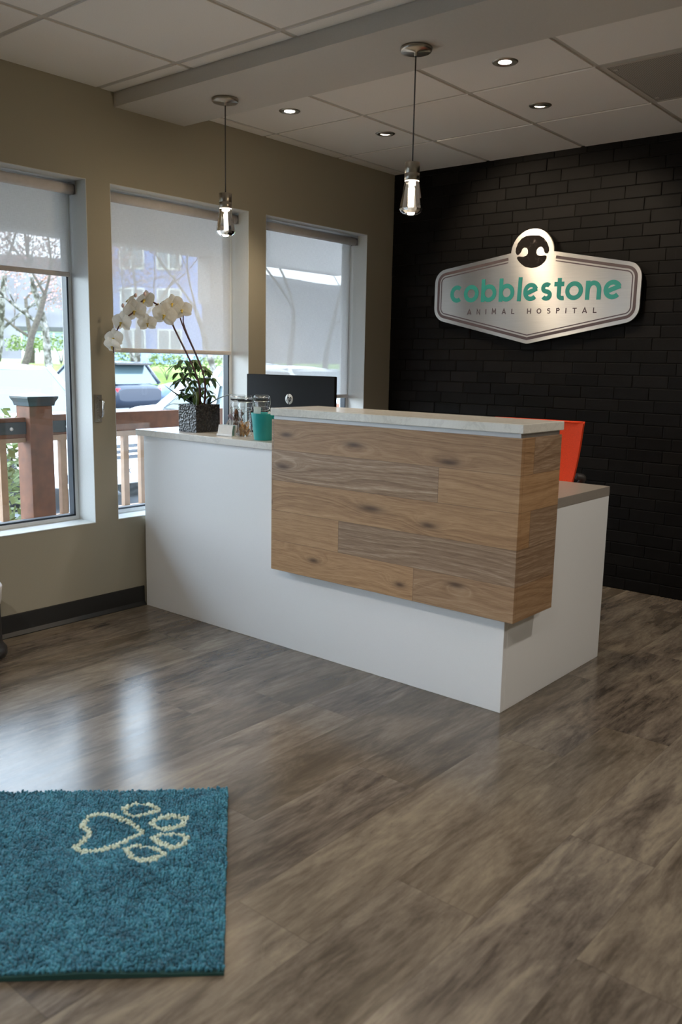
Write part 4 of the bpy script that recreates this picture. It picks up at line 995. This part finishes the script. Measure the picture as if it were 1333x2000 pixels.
# ------------------------------------------------------------------ outside: car park
def bank(x, y): t = max(0, min(1, (-x-27)/6)); return GZ+1.35*t*t*(3-2*t)
struct(MB().box(-27, -1.06, -30, 45, GZ-.2, GZ).build('ground', M['asphalt']), 'grey asphalt car park outside', 'ground')
struct(MB().box(-4.35, -1.06, -7, 6, GZ+.001, GZ+.006).build('gravel_strip', M['gravel']), 'pale gravel strip beside the deck', 'ground')
b = MB(); xs_ = [-27-k*.6 for k in range(11)]+[-34, -44, -60, -90]; ys_ = [-40, 0, 40, 90, 150]
for x in xs_:
    for y in ys_: b.v.append((x, y, bank(x, y)))
for i in range(len(xs_)-1):
    for j in range(len(ys_)-1): q = i*len(ys_)+j; b.f.append([q, q+1, q+len(ys_)+1, q+len(ys_)]); b.m.append(0); b.sm.append(True)
struct(b.build('lawn', M['grass']), 'bright green lawn bank beyond the parked cars', 'lawn')

def loft(stations, n=20, ex=4.0):
    b = MB()
    for (x, hwid, zl, zh) in stations:
        cz, hh = (zl+zh)/2, (zh-zl)/2
        for k in range(n):
            a = 2*pi*k/n+pi/n; c_, s_ = cos(a), sin(a)
            b.v.append((x, hwid*math.copysign(abs(c_)**(2/ex), c_), cz+hh*math.copysign(abs(s_)**(2/ex), s_)))
    m_ = len(stations)
    b.f = [[i*n+k, (i+1)*n+k, (i+1)*n+(k+1) % n, i*n+(k+1) % n] for i in range(m_-1) for k in range(n)]+[list(range(n)), [(m_-1)*n+k for k in range(n)][::-1]]
    b.m = [0]*len(b.f); b.sm = [True]*(len(b.f)-2)+[False]*2
    return b
def car(label, loc, rz, paint, kind='suv', group=None, front=False, rear=False, rack=False, spoiler=False):
    """+x is the nose"""
    r = thing('parked_car', label, 'car', loc, rz, group)
    if kind == 'suv': L, Wd_, zb, zs_, zr = 4.6, .92, .30, 1.02, 1.62; hood = 1.45; A = (.55, -.10, -1.75, -2.15)
    else: L, Wd_, zb, zs_, zr = 4.6, .89, .24, 1.04, 1.47; hood = 1.4; A = (.85, -.05, -.88, -1.40)
    h = L/2; e = .10
    body = loft([(-h, Wd_*.86, zb+.22, zs_-.16), (-h+e, Wd_*.95, zb+.06, zs_-.04), (-h+.5, Wd_, zb, zs_), (-.5, Wd_*1.01, zb-.02, zs_), (A[0], Wd_, zb, zs_-.01), (A[0]+.5, Wd_*.99, zb, zs_-.05), (h-.35, Wd_*.95, zb, zs_-.14), (h-e, Wd_*.88, zb+.04, zs_-.22), (h, Wd_*.76, zb+.14, zs_-.34)], 28, 5)
    body.build('body', paint, r)
    # cabin: window glass with painted roof and pillars
    gw0, gw1 = Wd_*.93, Wd_*.76; zc = zs_-.03
    def ringc(x0, x1, hw_, z): return [(x0, -hw_, z), (x1, -hw_*.92, z), (x1, hw_*.92, z), (x0, hw_, z)]
    b = MB().add(ringc(A[3], A[0], gw0, zc)+ringc(A[2], A[1], gw1, zr-.05), [(0,1,5,4), (1,2,6,5), (2,3,7,6), (3,0,4,7), (4,5,6,7)])
    b.build('windows', M['car_glass'], r, bevel=.03)
    b = MB(); rx0, rx1 = A[2]-.05, A[1]+.05
    nn = 10
    for i in range(nn+1):
        x = rx0+(rx1-rx0)*i/nn
        for j in range(9):
            s = (j/8-.5)*2; b.v.append((x, s*gw1*1.0, zr-.05*s*s-.06*((2*i/nn-1)**4))); 
        for j in range(9):
            s = (j/8-.5)*2; b.v.append((x, s*gw1*1.0, zr-.09-.03*s*s))
    for i in range(nn):
        for j in range(8):
            q = i*18+j; b.f += [[q, q+18, q+19, q+1], [q+9, q+10, q+28, q+27]]; b.m += [0, 0]; b.sm += [True, True]
        for q in (i*18, i*18+8): b.f.append([q, q+9, q+27, q+18]); b.m.append(0); b.sm.append(True)
    for i in (0, nn):
        for j in range(8): q = i*18+j; b.f.append([q, q+1, q+10, q+9]); b.m.append(0); b.sm.append(True)
    b.build('roof', paint, r)
    b = MB()
    for s in (-1, 1):
        b.tube([(A[0]+.02, s*gw0*.93, zc), (A[1]+.02, s*gw1*.95, zr-.07)], .035, 6); b.tube([(A[3], s*gw0, zc), (A[2], s*gw1, zr-.07)], .06, 6)
        xm = (A[0]+A[3])/2; b.tube([(xm, s*gw0*1.0, zc), (xm-.05, s*gw1, zr-.07)], .03, 6)
    b.build('pillars', paint, r)
    wr = .34
    for sx in (h-.85, -h+.95):
        for s in (-1, 1):
            wh = MB().lathe([(0, -.11), (wr-.07, -.11), (wr-.01, -.09), (wr, -.05), (wr, .05), (wr-.01, .09), (wr-.07, .11), (0, .11)], (sx, s*(Wd_-.10), wr), 28, axis='y').build('wheel', M['tyre'], r)
            b = MB().lathe([(0, .0), (.05, .012), (.2, -.0), (.22, .01)], (0, 0, 0), 24, axis='y')
            if s < 0: b.v = [(v[0], -v[1], v[2]) for v in b.v]
            b.v = [(v[0]+sx, v[1]+s*(Wd_+.005), v[2]+wr) for v in b.v]; b.build('hub', M['alu'], wh)
    for s in (-1, 1):
        b = MB().obox((h-.20, s*Wd_*.70, zs_-.30), (.12, s*-.08, 0), (.0, .14, 0), (.0, 0, .085)); b.build('headlamp', M['lens'], r, bevel=.03)
        b = MB().obox((-h+.10, s*Wd_*.74, zs_-.20), (.07, s*.03, 0), (0, .17, 0), (0, 0, .06)); b.build('tail_lamp', M['red_lens'], r, bevel=.02)
        b = MB().obox((A[0]-.1, s*(Wd_+.09), zs_+.05), (.05, 0, 0), (0, .09, 0), (0, 0, .06)); b.build('mirror', paint, r, bevel=.03)
    gr = MB().box(h-.07, h+.012, -.42, .42, zs_-.46, zs_-.24).build('grille', M['chrome'], r, bevel=.02)
    b = MB()
    for k in range(3): b.box(h+.0125, h+.018, -.37, .37, zs_-.440+.062*k, zs_-.400+.062*k)
    b.build('grille_slot', M['frame_dark'], gr)
    MB().add([(h-.45, -Wd_*.9, .30), (h+.05, -Wd_*.7, .30), (h+.08, 0, .30), (h+.05, Wd_*.7, .30), (h-.45, Wd_*.9, .30), (h-.45, -Wd_*.93, .55), (h+.06, -Wd_*.74, .55), (h+.10, 0, .55), (h+.06, Wd_*.74, .55), (h-.45, Wd_*.93, .55)],
       [(0,1,6,5), (1,2,7,6), (2,3,8,7), (3,4,9,8), (5,6,7,8,9), (4,3,2,1,0)]).build('bumper', paint, r, bevel=.05)
    for s in (-1, 1): MB().obox((h+.03, s*.56, .42), (.03, s*-.01, 0), (0, .10, 0), (0, 0, .05)).build('fog_lamp_recess', M['frame_dark'], r, bevel=.01)
    if front:
        pl = MB().box(h+.095, h+.103, -.16, .16, .40, .52).build('licence_plate', M['white_plastic'], r, bevel=.004)
        mpp = lambda u, v, d: (h+.1035+d, u, v)
        b = MB(); b.ribbon([(-.00, .425), (-.00, .495), (.026, .455), (.052, .495), (.052, .425)], .011, mpp, 0, .002); b.ribbon([(.072, .425), (.118, .495)], .011, mpp, 0, .002); b.ribbon([(.072, .495), (.118, .425)], .011, mpp, 0, .002)
        b.build('plate_letters', M['frame_dark'], pl)
    if rack:
        for s in (-1, 1): MB().tube(bez([(A[1]-.05, s*gw1*.85, zr-.03), (A[1]-.3, s*gw1*.85, zr+.04), (A[2]+.3, s*gw1*.85, zr+.04), (A[2]+.0, s*gw1*.85, zr-.03)], 18), .018, 6).build('roof_rail', M['frame_dark'], r)
    if spoiler: MB().obox((A[2]-.16, 0, zr-.07), (.16, 0, .015), (0, gw1*.95, 0), (0, 0, .03)).build('spoiler', M['black_gloss'], r, bevel=.01)
    return r
car('silver white off-road car parked nose to the deck, left window', (-6.85, 1.05, GZ), 0, M['car_silver'], 'suv', front=True)
car('white saloon car parked with its long tail seen behind the orchid', (-4.95, 3.90, GZ), 0, M['car_white'], 'saloon')
car('white car seen through the lowered shade behind the monitor', (-6.6, 6.75, GZ), 0, M['car_white'], 'suv')
car('dark slate car with a rear spoiler and red tail lamp, far row', (-18.7, 10.1, GZ), pi+.12, M['car_dark'], 'suv', spoiler=True)
car('blue grey car with roof rails behind the dark slate car', (-19.0, 16.0, GZ), pi+.55, M['car_blue'], 'suv', rack=True)
car('dark car with roof rails beyond the silver white one, left edge', (-17.0, 4.2, GZ), pi+.1, M['car_dark'], 'suv', rack=True)

# trees on the lawn bank
def tree(label, x, y, hgt, seed, m_, buds, lean=0, twin=False):
    rt_ = random.Random(seed); gz = bank(x, y); r = thing('bare_tree', label, 'tree', (x, y, gz-.05)); tr = MB(); br = MB(); bd = MB(); tw = MB()
    def grow(mb, p, d, L, rad, depth):
        pts_ = [p]; rr_ = [rad]; q = p.copy(); dd = d.copy(); ns = 5
        for i in range(ns):
            dd = (dd+Vector((rt_.uniform(-1, 1), rt_.uniform(-1, 1), rt_.uniform(-.3, .5)))*.16).normalized(); q = q+dd*(L/ns); pts_.append(q.copy()); rr_.append(rad*(1-.42*(i+1)/ns))
        mb.tube(pts_, rr_, 7 if depth < 2 else 3, cap=False)
        if depth >= 5: 
            for k in range(buds*2): 
                c = q+Vector((rt_.uniform(-.45, .45), rt_.uniform(-.45, .45), rt_.uniform(-.4, .4))); s = .045
                a = Vector((rt_.uniform(-1, 1), rt_.uniform(-1, 1), rt_.uniform(-1, 1))).normalized()*s; e_ = a.orthogonal().normalized()*s
                bd.add([c-a, c+e_, c+a, c-e_], [(0, 1, 2, 3)])
            return
        nb = 2 if depth == 0 else 3
        for k in range(nb+ (1 if depth > 1 else 0)):
            i = rt_.choice([2, 3, 4, 5]) if k else 5; a = rt_.uniform(0, 2*pi); sp = rt_.uniform(.35, .85) if k else rt_.uniform(.1, .4)
            nd = (dd+(dd.orthogonal().normalized()*cos(a)+dd.cross(dd.orthogonal()).normalized()*sin(a))*sp*1.5).normalized()
            if nd.z < -.1: nd.z = .1
            grow(br if depth < 2 else tw, pts_[i], nd, L*rt_.uniform(.58, .8), rr_[i]*rt_.uniform(.5, .72), depth+1)
    d0 = Vector((lean, lean*.3, 1)).normalized(); grow(tr, Vector((0, 0, 0)), d0, hgt*.34, hgt*.0145, 0)
    if twin: grow(tr, Vector((.15, .1, 0)), Vector((-.35, .25, 1)).normalized(), hgt*.3, hgt*.011, 0)
    tr.build('trunk', m_, r); br.build('branches', m_, r); tw.build('twigs', M['twig'], r)
    if bd.v: tag(bd.build('buds', M['red_bud'], r), kind='stuff')
def along(px, dist):     # ground position at a measured bearing and distance from the room
    d = fw+rt*((px-666.5)/1691.43); d.z = 0; d.normalize(); return (CAM.x+d.x*dist, CAM.y+d.y*dist)
x, y = along(108, 37.5); tree('thick mossy birch trunk in the left window', x, y, 13, 21, M['birch'], 2)
x, y = along(45, 37); tree('dark slanting tree left of the mossy birch', x, y, 12, 5, M['bark'], 3, lean=.2)
x, y = along(5, 40); tree('red budded tree at the left edge of the left window', x, y, 12, 8, M['birch'], 4, lean=.15)
x, y = along(272, 38.5); tree('forked birch beyond the dark slate car', x, y, 12, 33, M['birch'], 1, twin=True)
x, y = along(432, 39.0); tree('mossy tree right of the orchid stems', x, y, 12, 12, M['birch'], 2, lean=-.2)
x, y = along(565, 44); tree('bare tree seen through the right shade, left half', x, y, 13, 14, M['bark'], 1)
x, y = along(630, 48); tree('bare tree seen through the right shade, right half', x, y, 13, 15, M['bark'], 1)
x, y = along(75, 46); tree('bare tree between the left tree and the mossy birch', x, y, 9.5, 27, M['bark'], 4)
x, y = along(160, 50); tree('bare tree standing behind the mossy birch', x, y, 14, 17, M['bark'], 3)
for (px, ds, lb) in ((235, 42, 'pale green shrub left of the forked birch'), (330, 43, 'pale green shrub right of the forked birch'), (412, 44, 'pale green shrub behind the orchid foliage'), (70, 45, 'pale green shrub left of the mossy birch'), (130, 43, 'pale green shrub right of the mossy birch')):
    x, y = along(px, ds); leafy('lawn_shrub', lb, 'shrub', (x, y, bank(x, y)), 700, (1.1, 1.1, 1.3), .16, M['leaf_pale'], None, 6)
# far buildings
def building(label, px, dist, wdt, hgt, rz, wall, cols, rows):
    x, y = along(px, dist); r = thing('far_building', label, 'building', (x, y, bank(x, y)-.1), rz)
    MB().box(-wdt/2, wdt/2, 0, 6, 0, hgt).build('walls', wall, r)
    MB().box(-wdt/2-.3, wdt/2+.3, -.4, 6.4, hgt, hgt+.35).build('roof', M['hill'], r)
    for i in range(cols):
        for j in range(rows):
            cx = -wdt/2+wdt*(i+.5)/cols; cz = 1.7+j*2.7
            f_ = MB().box(cx-.85, cx+.85, -.06, -.001, cz-.75, cz+.75).build('window', M['bldg_white'], r)
            b = MB()
            for q in (-1, 1): b.box(cx+q*.40-.33, cx+q*.40+.33, -.08, -.061, cz-.62, cz+.62)
            b.build('panes', M['bldg_win'], f_)
building('blue sided house seen through the middle shade', 268, 62, 7.5, 8.6, radians(40), M['bldg'], 3, 3)
building('white sided house far behind the mossy birch', 118, 74, 5, 2.4, radians(50), M['bldg_white'], 3, 1)
# wooded ridge on the horizon
b = MB(); nx = 60; rh = random.Random(6)
for i in range(nx+1):
    px = -900+2200*i/nx; x, y = along(px, 170); zz = 22.6-.0062*px+.8*sin(i*.7)+rh.uniform(-.6, .6); x2, y2 = along(px, 230)
    xm, ym = along(px, 140); b.v += [(xm, ym, -1), (x, y, zz*.8), ((x+x2)/2, (y+y2)/2, zz), (x2, y2, -1)]
for i in range(nx):
    for k in range(3): q = 4*i+k; b.f.append([q, q+4, q+5, q+1]); b.m.append(0); b.sm.append(True)
struct(b.build('hills', M['hill']), 'hazy wooded ridge on the horizon', 'hill')
struct(MB().box(-200, -89, -60, 300, -.6, .6).build('far_ground', M['grass']), 'distant green ground below the ridge', 'ground')
